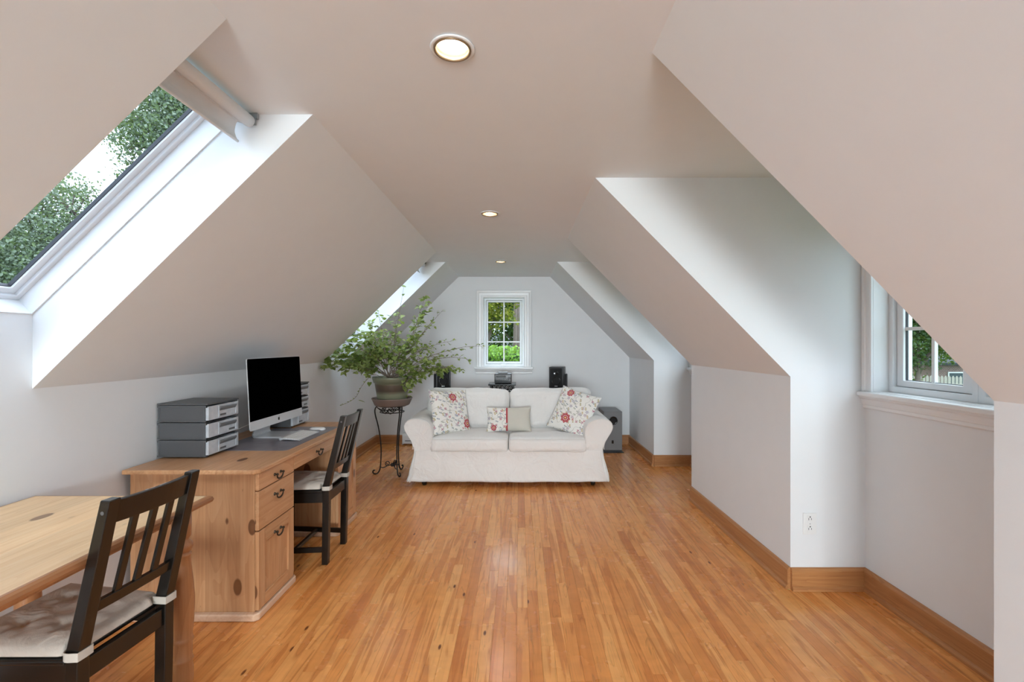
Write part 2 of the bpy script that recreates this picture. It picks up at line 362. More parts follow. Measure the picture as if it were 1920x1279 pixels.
# ------------------------------------------------------------------ mesh helpers
class MB:
    def __init__(s): s.v = []; s.f = []; s.t = []
    def add(s, vs, fs, tint=None):
        n = len(s.v); s.v += [tuple(p) for p in vs]; s.f += [tuple(i + n for i in f) for f in fs]
        if tint is not None: s.t += [tint] * len(vs)
        return s
    def box(s, x0, x1, y0, y1, z0, z1, M=None):
        vs = [Vector((x, y, z)) for z in (z0, z1) for y in (y0, y1) for x in (x0, x1)]
        if M is not None: vs = [M @ p for p in vs]
        return s.add(vs, [(0, 2, 3, 1), (4, 5, 7, 6), (0, 1, 5, 4), (2, 6, 7, 3), (0, 4, 6, 2), (1, 3, 7, 5)])
    def prism(s, poly, axis, a0, a1):
        """poly: 2D points in the plane normal to axis, extruded a0..a1"""
        def P(p, a):
            return {'x': (a, p[0], p[1]), 'y': (p[0], a, p[1]), 'z': (p[0], p[1], a)}[axis]
        n = len(poly)
        vs = [P(p, a0) for p in poly] + [P(p, a1) for p in poly]
        fs = [tuple(range(n)), tuple(range(2 * n - 1, n - 1, -1))] + [(i, n + i, n + (i + 1) % n, (i + 1) % n) for i in range(n)]
        return s.add(vs, fs)
    def tube(s, pts, r, n=8, closed=False, caps=True):
        pts = [Vector(p) for p in pts]; m = len(pts)
        rs = r if isinstance(r, (list, tuple)) else [r] * m
        vs = []; up = None
        for i, p in enumerate(pts):
            if closed: t = pts[(i + 1) % m] - pts[i - 1]
            else: t = pts[min(i + 1, m - 1)] - pts[max(i - 1, 0)]
            t = t.normalized() if t.length > 1e-9 else Vector((0, 0, 1))
            if up is None:
                a = Vector((0, 0, 1)) if abs(t.z) < 0.9 else Vector((1, 0, 0)); up = t.cross(a).normalized()
            else:
                up = (up - t * up.dot(t)); up = up.normalized() if up.length > 1e-6 else t.orthogonal().normalized()
            w = t.cross(up)
            for k in range(n):
                a = 2 * PI * k / n; vs.append(p + (up * math.cos(a) + w * math.sin(a)) * rs[i])
        fs = []
        for i in range(m if closed else m - 1):
            j = (i + 1) % m
            for k in range(n):
                l = (k + 1) % n; fs.append((i * n + k, i * n + l, j * n + l, j * n + k))
        if caps and not closed: fs += [tuple(range(n - 1, -1, -1)), tuple((m - 1) * n + k for k in range(n))]
        return s.add(vs, fs)
    def lathe(s, prof, c=(0, 0, 0), n=32, closed=False):
        vs = []; m = len(prof)
        for r, z in prof:
            for k in range(n):
                a = 2 * PI * k / n; vs.append((c[0] + r * math.cos(a), c[1] + r * math.sin(a), c[2] + z))
        fs = [(i * n + k, i * n + (k + 1) % n, (i + 1) * n + (k + 1) % n, (i + 1) * n + k) for i in range(m - 1) for k in range(n)]
        if closed:
            fs += [((m - 1) * n + k, (m - 1) * n + (k + 1) % n, (k + 1) % n, k) for k in range(n)]
        else:
            fs += [tuple(range(n - 1, -1, -1)), tuple((m - 1) * n + k for k in range(n))]
        return s.add(vs, fs)
    def xf(s, M):
        s.v = [tuple(M @ Vector(p)) for p in s.v]; return s
    def build(s, name, mat, parent=None, smooth=False, bevel=0.0, seg=2, subsurf=0, fixn=True):
        me = bpy.data.meshes.new(name); me.from_pydata(s.v, [], s.f); me.update()
        if fixn:
            bm = bmesh.new(); bm.from_mesh(me); bmesh.ops.recalc_face_normals(bm, faces=bm.faces); bm.to_mesh(me); bm.free()
        if s.t and len(s.t) == len(s.v):
            a = me.attributes.new('tint', 'FLOAT', 'POINT'); a.data.foreach_set('value', s.t)
        me.materials.append(MAT[mat])
        if smooth:
            me.polygons.foreach_set('use_smooth', [True] * len(me.polygons))
        o = bpy.data.objects.new(name, me); C.objects.link(o)
        if bevel > 0:
            b = o.modifiers.new('bevel', 'BEVEL'); b.width = bevel; b.segments = seg; b.limit_method = 'ANGLE'; b.angle_limit = R(40)
            if smooth is False:
                me.polygons.foreach_set('use_smooth', [False] * len(me.polygons))
        if subsurf:
            b = o.modifiers.new('sub', 'SUBSURF'); b.levels = subsurf; b.render_levels = subsurf
        if parent is not None:
            o.parent = parent
            if parent.get('_w'): o.matrix_parent_inverse = Matrix.Translation(parent.location).inverted()
        return o

def tag(o, label=None, cat=None, group=None, kind=None):
    if label: o['label'] = label
    if cat: o['category'] = cat
    if group: o['group'] = group
    if kind: o['kind'] = kind
    return o
def thing(name, label, cat, loc=(0, 0, 0), rz=0.0, group=None, w=True):
    """Empty at a thing's base; w: children are modelled in world coordinates"""
    o = bpy.data.objects.new(name, None); C.objects.link(o); o.location = loc; o.rotation_euler = (0, 0, rz)
    o.empty_display_size = 0.1
    if w: o['_w'] = 1
    return tag(o, label, cat, group)
def struct(name): 
    o = bpy.data.objects.new(name, None); C.objects.link(o); o['kind'] = 'structure'; o.empty_display_size = 0.1
    return o
def copy_tree(o, parent=None):
    c = o.copy(); C.objects.link(c)
    if parent is not None: c.parent = parent
    for ch in list(o.children): copy_tree(ch, c)
    return c
def bx(name, x0, x1, y0, y1, z0, z1, mat, parent=None, bevel=0.0, seg=2):
    return MB().box(x0, x1, y0, y1, z0, z1).build(name, mat, parent, bevel=bevel, seg=seg)
def px(x, y, D):
    """photo pixel at depth D to a world point"""
    return Vector(((x - VX) * D / FPX, D, EYE - (y - VY) * D / FPX))
def smooth_path(pts, n=8):
    pts = [Vector(p) for p in pts]; out = []
    for i in range(len(pts) - 1):
        p0 = pts[max(i - 1, 0)]; p1 = pts[i]; p2 = pts[i + 1]; p3 = pts[min(i + 2, len(pts) - 1)]
        for k in range(n):
            t = k / n
            out.append(0.5 * ((2 * p1) + (p2 - p0) * t + (2 * p0 - 5 * p1 + 4 * p2 - p3) * t * t + (3 * p1 - p0 - 3 * p2 + p3) * t ** 3))
    out.append(pts[-1]); return out
def sweep(name, path, N, prof, mat, parent=None, closed=False, bevel=0):
    """prof: (w across path, d along N) ; mitred polyline sweep"""
    path = [Vector(p) for p in path]; N = Vector(N).normalized(); m = len(path); k = len(prof); vs = []
    for i, p in enumerate(path):
        d0 = (path[i] - path[i - 1]).normalized() if (i > 0 or closed) else None
        d1 = (path[(i + 1) % m] - path[i]).normalized() if (i < m - 1 or closed) else None
        s0 = N.cross(d0) if d0 is not None else None; s1 = N.cross(d1) if d1 is not None else None
        if s0 is None: mv = s1
        elif s1 is None: mv = s0
        else:
            mv = (s0 + s1); mv = mv / max(1e-6, (1 + s0.dot(s1)))
        for (w, d) in prof: vs.append(p + mv * w + N * d)
    fs = []
    for i in range(m if closed else m - 1):
        j = (i + 1) % m
        for a in range(k): fs.append((i * k + a, i * k + (a + 1) % k, j * k + (a + 1) % k, j * k + a))
    if not closed: fs += [tuple(range(k)), tuple((m - 1) * k + a for a in range(k - 1, -1, -1))]
    return MB().add(vs, fs).build(name, mat, parent, bevel=bevel)

# ------------------------------------------------------------------ room dimensions
XL, XR, XRR = -1.92, 1.474, 1.88          # knee walls and dormer wall
CL, CR, H, K = -0.815, 0.412, 2.24, 1.158 # ceiling edges, ceiling height, knee height
Y0, YB = -5.2, 6.15
SK = [(-1.94, -1.41), (1.277, 1.808), (4.495, 5.05)]      # skylights on the left; the first is unseen, added to let in light
DM = [(-3.61, -2.54), (-1.09, -0.02), (1.425, 2.495), (3.93, 5.03)]       # dormers on the right; first two unseen, put in for extra sky light
SKB = (XL, 1.45); SKT = (-1.105, H)       # lower / upper inner edge of a skylight

def polys(name, faces, mat='wall_paint', kind='structure', parent=None):
    mb = MB()
    for f in faces: mb.add(f, [tuple(range(len(f)))])
    o = mb.build(name, mat, parent, fixn=False)
    if kind and parent is None: o['kind'] = kind
    return o
def segs(y0, y1, holes):
    out = []; y = y0
    for a, b in holes: out.append((y, a)); y = b
    out.append((y, y1)); return out

# ceiling (flat strip, running out over skylight shafts and dormers)
LX, LYS, LH, LR = -0.205, (-2.1, 1.403, 3.17, 5.0), 0.09, 0.054
f = [[(CL, Y0, H), (LX - LH, Y0, H), (LX - LH, YB, H), (CL, YB, H)], [(LX + LH, Y0, H), (CR, Y0, H), (CR, YB, H), (LX + LH, YB, H)]]
for a, b in segs(Y0, YB, [(y - LH, y + LH) for y in LYS]):
    f.append([(LX - LH, a, H), (LX + LH, a, H), (LX + LH, b, H), (LX - LH, b, H)])
for y in LYS:                       # round cut-outs for the recessed lights
    n = 40; ci = []; sq = []
    for k in range(n):
        t = 2 * PI * k / n; c, s_ = math.cos(t), math.sin(t); q = LH / max(abs(c), abs(s_))
        ci.append((LX + LR * c, y + LR * s_, H)); sq.append((LX + q * c, y + q * s_, H))
    for k in range(n): f.append([ci[k], ci[(k + 1) % n], sq[(k + 1) % n], sq[k]])
for a, b in SK: f.append([(SKT[0] - 0.02, a, H), (CL, a, H), (CL, b, H), (SKT[0] - 0.02, b, H)])
for a, b in DM: f.append([(CR, a, H), (XRR, a, H), (XRR, b, H), (CR, b, H)])
polys('ceiling', f)
polys('wall_left_slope', [[(CL, a, H), (CL, b, H), (XL, b, K), (XL, a, K)] for a, b in segs(Y0, YB, SK)])
polys('wall_right_slope', [[(CR, a, H), (XR, a, K), (XR, b, K), (CR, b, H)] for a, b in segs(Y0, YB, DM)])
f = [[(XL, Y0, 0), (XL, YB, 0), (XL, YB, K), (XL, Y0, K)]]
for a, b in SK: f.append([(XL, a, K), (XL, b, K), (XL, b, SKB[1]), (XL, a, SKB[1])])
polys('wall_left', f)
polys('wall_right', [[(XR, a, 0), (XR, a, K), (XR, b, K), (XR, b, 0)] for a, b in segs(Y0, YB, DM)])
for i, (a, b) in enumerate(SK):
    polys('wall_skylight_shaft_%d' % (i + 1), [[(CL, y, H), (SKT[0], y, H), (SKB[0], y, SKB[1]), (XL, y, K)] for y in (a, b)])
WZ0, WZ1 = 1.081, 2.0
for i, (a, b) in enumerate(DM):
    c = (a + b) / 2; u0, u1 = c - 0.477, c + 0.477
    fs = [[(CR, y, H), (XRR, y, H), (XRR, y, 0), (XR, y, 0), (XR, y, K)] for y in (a, b)]
    fs += [[(XRR, a, 0), (XRR, b, 0), (XRR, b, WZ0), (XRR, a, WZ0)], [(XRR, a, WZ1), (XRR, b, WZ1), (XRR, b, H), (XRR, a, H)],
           [(XRR, a, WZ0), (XRR, u0, WZ0), (XRR, u0, WZ1), (XRR, a, WZ1)], [(XRR, u1, WZ0), (XRR, b, WZ0), (XRR, b, WZ1), (XRR, u1, WZ1)]]
    polys('wall_dormer_%d' % (i + 1), fs)
def gable(name, y, hx0, hx1, hz0, hz1):
    zl = lambda x: H if x > CL else H - (CL - x) * (H - K) / (CL - XL)
    zr = lambda x: H if x < CR else H - (x - CR) * (H - K) / (XR - CR)
    kk = min(hz0, K)
    fs = [[(XL, y, 0), (XR, y, 0), (XR, y, kk), (XL, y, kk)]]
    L = [(XL, y, kk), (XL, y, K)] + ([(CL, y, H)] if hx0 > CL else []) + [(hx0, y, zl(hx0)), (hx0, y, kk)]
    Rr = [(XR, y, kk), (XR, y, K)] + ([(CR, y, H)] if hx1 < CR else []) + [(hx1, y, zr(hx1)), (hx1, y, kk)]
    top = [(hx0, y, hz1), (hx0, y, zl(hx0))] + ([(CL, y, H)] if hx0 < CL else []) + ([(CR, y, H)] if hx1 > CR else []) + [(hx1, y, zr(hx1)), (hx1, y, hz1)]
    return polys(name, fs + [L, Rr, top])
gable('wall_back', YB, -0.48, 0.064, 1.034, 1.96)
gable('wall_front', Y0, -1.05, 0.65, 0.4, 1.9)

# ------------------------------------------------------------------ floor of narrow strips
random.seed(5)
floor = polys('floor', [[(XL, Y0, -0.014), (XR, Y0, -0.014), (XR, YB, -0.014), (XL, YB, -0.014)]] +
              [[(XR, a, -0.014), (XRR, a, -0.014), (XRR, b, -0.014), (XR, b, -0.014)] for a, b in DM], 'subfloor')
PW = 0.0545
def plank_geo(x0, x1, y0, y1, z):
    c = 0.0006; g = 0.00022
    x0 += g; x1 -= g; y0 += g; y1 -= g
    vs = [(x0, y0, -0.013), (x1, y0, -0.013), (x1, y1, -0.013), (x0, y1, -0.013),
          (x0, y0, z - c), (x1, y0, z - c), (x1, y1, z - c), (x0, y1, z - c),
          (x0 + c, y0 + c, z), (x1 - c, y0 + c, z), (x1 - c, y1 - c, z), (x0 + c, y1 - c, z)]
    fs = [(8, 9, 10, 11)]
    for i in range(4):
        j = (i + 1) % 4; fs += [(i, j, 4 + j, 4 + i), (4 + i, 4 + j, 8 + j, 8 + i)]
    return vs, fs
planks = []
x = XL
while x < XRR - 0.004:
    x1 = min(x + PW, XRR)
    ranges = [(Y0, YB)] if x1 <= XR + 0.03 else DM
    for (ya, yb) in ranges:
        y = ya - random.uniform(0, 0.9)
        while y < yb:
            L = random.choice([random.uniform(0.28, 0.7), random.uniform(0.5, 1.1), random.uniform(0.8, 1.9)])
            e = min(y + L, yb); s = max(y, ya)
            if yb - e < 0.12: e = yb
            if e - s > 0.02:
                if x < XR < x1 - 0.002 and not any(a <= s and e <= b for a, b in DM):
                    planks.append((x, XR, s, e))
                    for a, b in DM:
                        if max(a, s) < min(b, e): planks.append((XR, x1, max(a, s), min(b, e)))
                else: planks.append((x, x1, s, e))
            y = e
    x = x1
def plank_score(p):
    xa, xb, ya, yb = p
    if xb < -1.29 and ya > 2.1 and yb < 3.6: return 0
    if -1.0 < xa and xb < 0.83 and ya > 4.2: return 0
    a = 0; n = 8
    for i in range(n):
        y = ya + (yb - ya) * (i + 0.5) / n
        if y < 1.815: continue
        u = VX + FPX * (xa + xb) / 2 / y
        if u < 0 or u > 1920: continue
        a += FPX * FPX * EYE * (xb - xa) * (yb - ya) / n / y ** 3
    return a
planks.sort(key=plank_score, reverse=True)
rest = MB()
for i, p in enumerate(planks):
    t = random.random(); z = -random.random() * 0.0004
    vs_, fs_ = plank_geo(*p, z)
    if i < 300:
        MB().add(vs_, fs_, t).build('plank', 'floor_maple', floor, fixn=False)
    else: rest.add(vs_, fs_, t)
ro = rest.build('planks', 'floor_maple', floor, fixn=False); ro['kind'] = 'stuff'

# ------------------------------------------------------------------ baseboards (plank with a quarter-round shoe)
BB = [(0, 0), (0.026, 0), (0.026, 0.012), (0.022, 0.021), (0.016, 0.024), (0.016, 0.104), (0.011, 0.116), (0.004, 0.121), (0, 0.121)]
def base(name, path, mat):
    o = sweep(name, [(p[0], p[1], 0.0005) for p in path], (0, 0, 1), BB, mat); o['kind'] = 'structure'; return o
base('baseboard_left', [(XL, YB), (XL, Y0)], 'oak_y')
base('baseboard_back', [(XR, YB), (XL, YB)], 'oak_x')
base('baseboard_right', [(XR, DM[3][1]), (XR, YB)], 'oak_y')
base('baseboard_right_middle', [(XR, DM[2][1]), (XR, DM[3][0])], 'oak_y')
for i, (a, b) in enumerate(segs(Y0, YB, DM)[:3]): base('baseboard_right_near_%d' % (i + 1), [(XR, a), (XR, b)], 'oak_y')
for i, (a, b) in enumerate(DM):
    base('baseboard_dormer_%d_near' % (i + 1), [(XR, a), (XRR, a)], 'oak_x')
    base('baseboard_dormer_%d' % (i + 1), [(XRR, a), (XRR, b)], 'oak_y')
    base('baseboard_dormer_%d_far' % (i + 1), [(XRR, b), (XR, b)], 'oak_x')
base('baseboard_front', [(XL, Y0), (XR, Y0)], 'oak_x')

# ------------------------------------------------------------------ windows
def frame_map(O, U, V, W):
    O, U, V, W = map(Vector, (O, U, V, W))
    M = Matrix(((U.x, V.x, W.x, O.x), (U.y, V.y, W.y, O.y), (U.z, V.z, W.z, O.z), (0, 0, 0, 1)))
    return M
def ubox(name, M, u0, u1, v0, v1, w0, w1, mat, parent, bevel=0.0):
    return MB().box(u0, u1, v0, v1, w0, w1, M).build(name, mat, parent, bevel=bevel)
def ring(name, M, u0, u1, v0, v1, t, w0, w1, mat, parent, bevel=0.0):
    tl, tr, tb, tt = t if isinstance(t, tuple) else (t,) * 4
    vs = []
    for w in (w0, w1):
        vs += [(u0, v0, w), (u1, v0, w), (u1, v1, w), (u0, v1, w), (u0 + tl, v0 + tb, w), (u1 - tr, v0 + tb, w), (u1 - tr, v1 - tt, w), (u0 + tl, v1 - tt, w)]
    fs = []
    for i in range(4):
        j = (i + 1) % 4
        fs += [(i, j, 4 + j, 4 + i), (8 + i, 12 + i, 12 + j, 8 + j), (i, 8 + i, 8 + j, j), (4 + i, 4 + j, 12 + j, 12 + i)]
    return MB().add([M @ Vector(p) for p in vs], fs).build(name, mat, parent, bevel=bevel)
def casement(name, M, u0, u1, v0, v1, glasses, cas, mull, crank=True, rows=3, cols=2, stool_over=0.025, depth=0.10, bars='trim_paint'):
    """w axis points outwards; glasses: list of (ua, ub, va, vb)"""
    W = struct(name)
    N = -(M.to_3x3() @ Vector((0, 0, 1)))
    # moulded casing on three sides
    prof = [(0, 0), (0, 0.012), (0.006, 0.016), (cas * 0.28, 0.016), (cas * 0.34, 0.011), (cas * 0.62, 0.013), (cas * 0.70, 0.02), (cas * 0.94, 0.024), (cas, 0.02), (cas, 0)]
    pts = [M @ Vector(p) for p in ((u0, v0, 0), (u0, v1, 0), (u1, v1, 0), (u1, v0, 0))]
    s = N.cross((pts[1] - pts[0]).normalized())
    if s.dot(M.to_3x3() @ Vector((-1, 0, 0))) < 0: pts = pts[::-1]
    sweep('casing', pts, N, prof, 'trim_paint', W)
    # jamb lining
    ring('jamb', M, u0 - 0.012, u1 + 0.012, v0 - 0.012, v1 + 0.012, 0.0125, 0.0005, depth + 0.08, 'trim_paint', W)
    ubox('stool', M, u0 - cas - stool_over, u1 + cas + stool_over, v0 - 0.026, v0 - 0.001, -0.05, depth, 'trim_paint', W, 0.006)
    ap = [(0, 0), (0.034, 0), (0.034, 0.008), (0.026, 0.016), (0.022, 0.03), (0.016, 0.044), (0.012, 0.048), (0.012, 0.062), (0.006, 0.068), (0, 0.068)]
    a0 = M @ Vector((u0 - cas - 0.008, v0 - 0.026, 0)); a1 = M @ Vector((u1 + cas + 0.008, v0 - 0.026, 0))
    Z = Vector((0, 0, -1))
    if Z.cross(a1 - a0).dot(N) < 0: a0, a1 = a1, a0
    sweep('apron', [a0, a1], Z, ap, 'trim_paint', W)
    # frame
    edges = sorted(set([u0, u1] + list(mull)))
    for (ua, ub, va, vb) in glasses:
        fa = max(e for e in edges if e <= ua); fb = min(e for e in edges if e >= ub)
        fr = ring('frame', M, fa, fb, v0, v1, (min(0.028, (ua - fa) * .5), min(0.028, (fb - ub) * .5), 0.032, 0.026), depth - 0.005, depth + 0.075, 'vinyl', W, 0.003)
        ia, ib = fa + min(0.028, (ua - fa) * .5), fb - min(0.028, (fb - ub) * .5)
        sa = ring('sash', M, ia + 0.002, ib - 0.002, v0 + 0.034, v1 - 0.028, (ua - ia - 0.002, ib - ub - 0.002, va - v0 - 0.034, v1 - 0.028 - vb), depth + 0.015, depth + 0.065, 'vinyl', W, 0.004)
        ring('gasket', M, ua - 0.001, ub + 0.001, va - 0.001, vb + 0.001, 0.004, depth + 0.029, depth + 0.041, 'gasket', sa)
        mw = 0.0085
        us = [ua + (ub - ua) * i / cols for i in range(cols + 1)]; vv = [va + (vb - va) * i / rows for i in range(rows + 1)]
        for i in range(1, cols): ubox('muntin', M, us[i] - mw, us[i] + mw, va, vb, depth + 0.027, depth + 0.043, bars, sa)
        for i in range(1, rows): ubox('muntin', M, ua, ub, vv[i] - mw, vv[i] + mw, depth + 0.0275, depth + 0.0425, bars, sa)
        for i in range(cols):
            for j in range(rows):
                ubox('pane', M, us[i], us[i + 1], vv[j], vv[j + 1], depth + 0.033, depth + 0.037, 'window_glass', sa)
        if crank:
            cu = (ua + ub) / 2
            mb = MB().box(cu - 0.035, cu + 0.035, v0 + 0.004, v0 + 0.02, depth - 0.03, depth, M)
            mb.tube([M @ Vector(p) for p in ((cu + 0.02, v0 + 0.018, depth - 0.02), (cu + 0.02, v0 + 0.036, depth - 0.025), (cu - 0.02, v0 + 0.04, depth - 0.028), (cu - 0.032, v0 + 0.034, depth - 0.03))], 0.006, 8)
            mb.build('crank_handle', 'vinyl', fr, bevel=0.002)
            ubox('latch', M, fb - 0.022, fb - 0.010, (v0 + v1) / 2 - 0.04, (v0 + v1) / 2 + 0.03, depth - 0.02, depth - 0.004, 'vinyl', fr, 0.003)
    return W
Mb = frame_map((0, YB, 0), (1, 0, 0), (0, 0, 1), (0, 1, 0))
casement('window_1', Mb, -0.48, 0.064, 1.034, 1.96, [(-0.430, 0.004, 1.099, 1.908)], 0.098, ())
for i, (a, b) in enumerate(DM):
    c = (a + b) / 2
    Mr = frame_map((XRR, c, 0), (0, 1, 0), (0, 0, 1), (1, 0, 0))
    so = (b - a) / 2 - 0.477 - 0.056 - 0.002
    casement('window_%d' % (i + 2), Mr, -0.477, 0.477, WZ0, WZ1, [(-0.408, -0.09, 1.147, 1.945), (0.09, 0.408, 1.147, 1.945)], 0.056, (0,), crank=False, stool_over=so, depth=0.085)

def skylight(name, ya, yb):
    W = struct(name)
    d = Vector((SKT[0] - SKB[0], 0, SKT[1] - SKB[1])); L = d.length; d.normalize()
    n = Vector((-d.z, 0, d.x))
    M = frame_map((SKB[0], ya, SKB[1]), (0, 1, 0), d, n)
    wdt = yb - ya
    ring('lining', M, -0.012, wdt + 0.012, -0.012, L + 0.012, (0.010, 0.018, 0.018, 0.018), 0.0, 0.10, 'trim_paint', W)
    fr = ring('frame', M, -0.01, wdt + 0.01, -0.01, L + 0.01, 0.035, 0.075, 0.1105, 'vinyl', W, 0.003)
    sa = ring('sash', M, 0.02, wdt - 0.02, 0.02, L - 0.02, 0.03, 0.088, 0.110, 'vinyl', W, 0.004)
    ring('gasket', M, 0.049, wdt - 0.049, 0.049, L - 0.049, 0.004, 0.096, 0.1095, 'gasket', sa)
    ubox('pane', M, 0.05, wdt - 0.05, 0.05, L - 0.05, 0.102, 0.107, 'skylight_glass', sa)
    return W
def roller_blind(label, ya, yb):
    xc, zc = -1.055, 2.205
    T = thing('roller_blind', label, 'blind', (xc, (ya + yb) / 2, zc), group='roller blinds in the skylight shafts')
    cyl = [(xc, ya + 0.018, zc), (xc, yb - 0.018, zc)]
    MB().tube(cyl, 0.023, 20).build('fabric_roll', 'blind_fabric', T, smooth=True)
    for y in (ya + 0.004, yb - 0.016):
        MB().box(xc - 0.02, xc + 0.03, y, y + 0.012, zc + 0.012, zc + 0.0335).box(xc - 0.006, xc + 0.022, y + 0.003, y + 0.009, zc - 0.012, zc + 0.02).build('bracket', 'steel', T)
    pts = smooth_path([(xc - 0.018, 0, zc - 0.012), (xc - 0.036, 0, zc - 0.006), (xc - 0.046, 0, zc - 0.024), (xc - 0.048, 0, zc - 0.052), (xc - 0.036, 0, zc - 0.082)], 5)
    poly = [(p.x, p.z) for p in pts] + [(p.x - 0.004, p.z - 0.002) for p in reversed(pts)]
    fl = MB().prism(poly, 'y', ya + 0.03, yb - 0.03).build('fabric_flap', 'blind_fabric', T)
    MB().tube([(xc - 0.039, ya + 0.028, zc - 0.082), (xc - 0.039, yb - 0.028, zc - 0.082)], 0.0055, 10).build('hem_bar', 'blind_fabric', fl, smooth=True)
    c = (ya + yb) / 2
    MB().tube([(xc - 0.056, c - 0.03, zc - 0.055), (xc - 0.061, c - 0.02, zc - 0.057), (xc - 0.061, c + 0.02, zc - 0.057), (xc - 0.056, c + 0.03, zc - 0.055)], 0.0022, 6).build('pull_tab', 'bronze', fl)
for i, (a, b) in enumerate(SK):
    skylight('window_%d' % (i + 6), a, b)
roller_blind('white roller blind rolled up in the large skylight above the desk', *SK[1])
roller_blind('white roller blind rolled up in the skylight behind the potted plant', *SK[2])
# made-up gable window behind the camera, added to go with the fill light
Mf = frame_map((0, Y0, 0), (-1, 0, 0), (0, 0, 1), (0, -1, 0))
Wf = struct('window_9')
ring('frame', Mf, -0.65, 1.05, 0.4, 1.9, 0.05, 0.0, 0.06, 'vinyl', Wf)
for k in range(3):
    u0 = -0.6 + k * 1.6 / 3; u1 = u0 + 1.6 / 3
    s_ = ring('sash', Mf, u0 + 0.002, u1 - 0.002, 0.452, 1.848, 0.04, 0.01, 0.05, 'vinyl', Wf)
    ubox('pane', Mf, u0 + 0.042, u1 - 0.042, 0.492, 1.808, 0.028, 0.032, 'window_glass', s_)

# ------------------------------------------------------------------ recessed ceiling lights
def downlight(y, label):
    T = thing('recessed_light', label, 'ceiling light', (-0.205, y, H), group='recessed ceiling lights', w=False)
    MB().lathe([(0.056, -0.001), (0.066, -0.001), (0.068, -0.003), (0.066, -0.006), (0.058, -0.006), (0.056, -0.004)], n=40, closed=True).build('trim_ring', 'trim_paint', T, smooth=True)
    MB().lathe([(0.050, 0.004), (0.0535, 0.004), (0.0575, -0.006), (0.0565, -0.009), (0.052, -0.009), (0.050, -0.004)], n=40, closed=True).build('rim', 'bronze_ring', T, smooth=True)
    MB().lathe([(0.0505, 0.0), (0.042, 0.05), (0.042, 0.056), (0.0535, 0.056), (0.0535, 0.0)], n=40, closed=True).build('reflector', 'reflector', T, smooth=True)
    MB().lathe([(0.0415, 0.056), (0.0415, 0.046), (0.036, 0.040), (0.02, 0.034), (0.006, 0.032)], n=40).build('bulb', 'bulb', T, smooth=True)
    d = bpy.data.lights.new('lamp', 'SPOT'); d.energy = DOWNLIGHT_W; d.color = (0.93, 0.97, 1.0); d.spot_size = R(150); d.spot_blend = 1.0; d.shadow_soft_size = 0.04
    o = bpy.data.objects.new('lamp', d); C.objects.link(o); o.parent = T; o.location = (0, 0, -0.012)
downlight(1.403, 'large glowing recessed light nearest the camera in the ceiling')
downlight(3.17, 'middle of the three glowing recessed lights in the ceiling')
downlight(5.0, 'farthest small recessed light in the ceiling, above the sofa')
downlight(-2.1, 'added unseen recessed light in the ceiling behind the camera')  # extra downlight out of view, added to help light the room
#--OBJECTS--
# ------------------------------------------------------------------ wall outlet
T = thing('wall_outlet', 'white duplex wall outlet low on the dormer side wall', 'outlet', (1.576, DM[2][1], 0.36))
yw = DM[2][1]
bx('cover_plate', 1.540, 1.612, yw - 0.007, yw - 0.0005, 0.301, 0.418, 'white_plastic', T, 0.002)
for zc in (0.386, 0.333):
    s_ = bx('socket', 1.559, 1.593, yw - 0.0085, yw - 0.006, zc - 0.019, zc + 0.019, 'white_plastic', T, 0.001)
    MB().box(1.567, 1.5695, yw - 0.0092, yw - 0.008, zc - 0.006, zc + 0.006).box(1.5815, 1.584, yw - 0.0092, yw - 0.008, zc - 0.005, zc + 0.005).box(1.573, 1.579, yw - 0.0092, yw - 0.008, zc + 0.008, zc + 0.015).build('slots', 'label_dark', s_)
MB().tube([(1.576, yw - 0.0085, 0.3595), (1.576, yw - 0.006, 0.3595)], 0.0028, 10).build('screw', 'steel', T)

# ------------------------------------------------------------------ baseboard heater on the back wall
T = thing('baseboard_heater', 'white electric baseboard heater low on the back wall behind the sofa', 'heater', (-0.9, YB - 0.06, 0))
hx0, hx1 = -1.545, -0.25
MB().prism([(YB - 0.030, 0.02), (YB - 0.085, 0.02), (YB - 0.085, 0.045), (YB - 0.075, 0.05), (YB - 0.080, 0.12), (YB - 0.068, 0.155), (YB - 0.030, 0.155)], 'x', hx0, hx1).build('housing', 'trim_paint', T, bevel=0.002)
for x in (hx0 - 0.004, hx1 + 0.001): bx('end_cap', x, x + 0.003, YB - 0.088, YB - 0.028, 0.0, 0.158, 'trim_paint', T)
bx('grille_slot', hx0 + 0.03, hx1 - 0.03, YB - 0.0795, YB - 0.0765, 0.052, 0.062, 'label_dark', T)

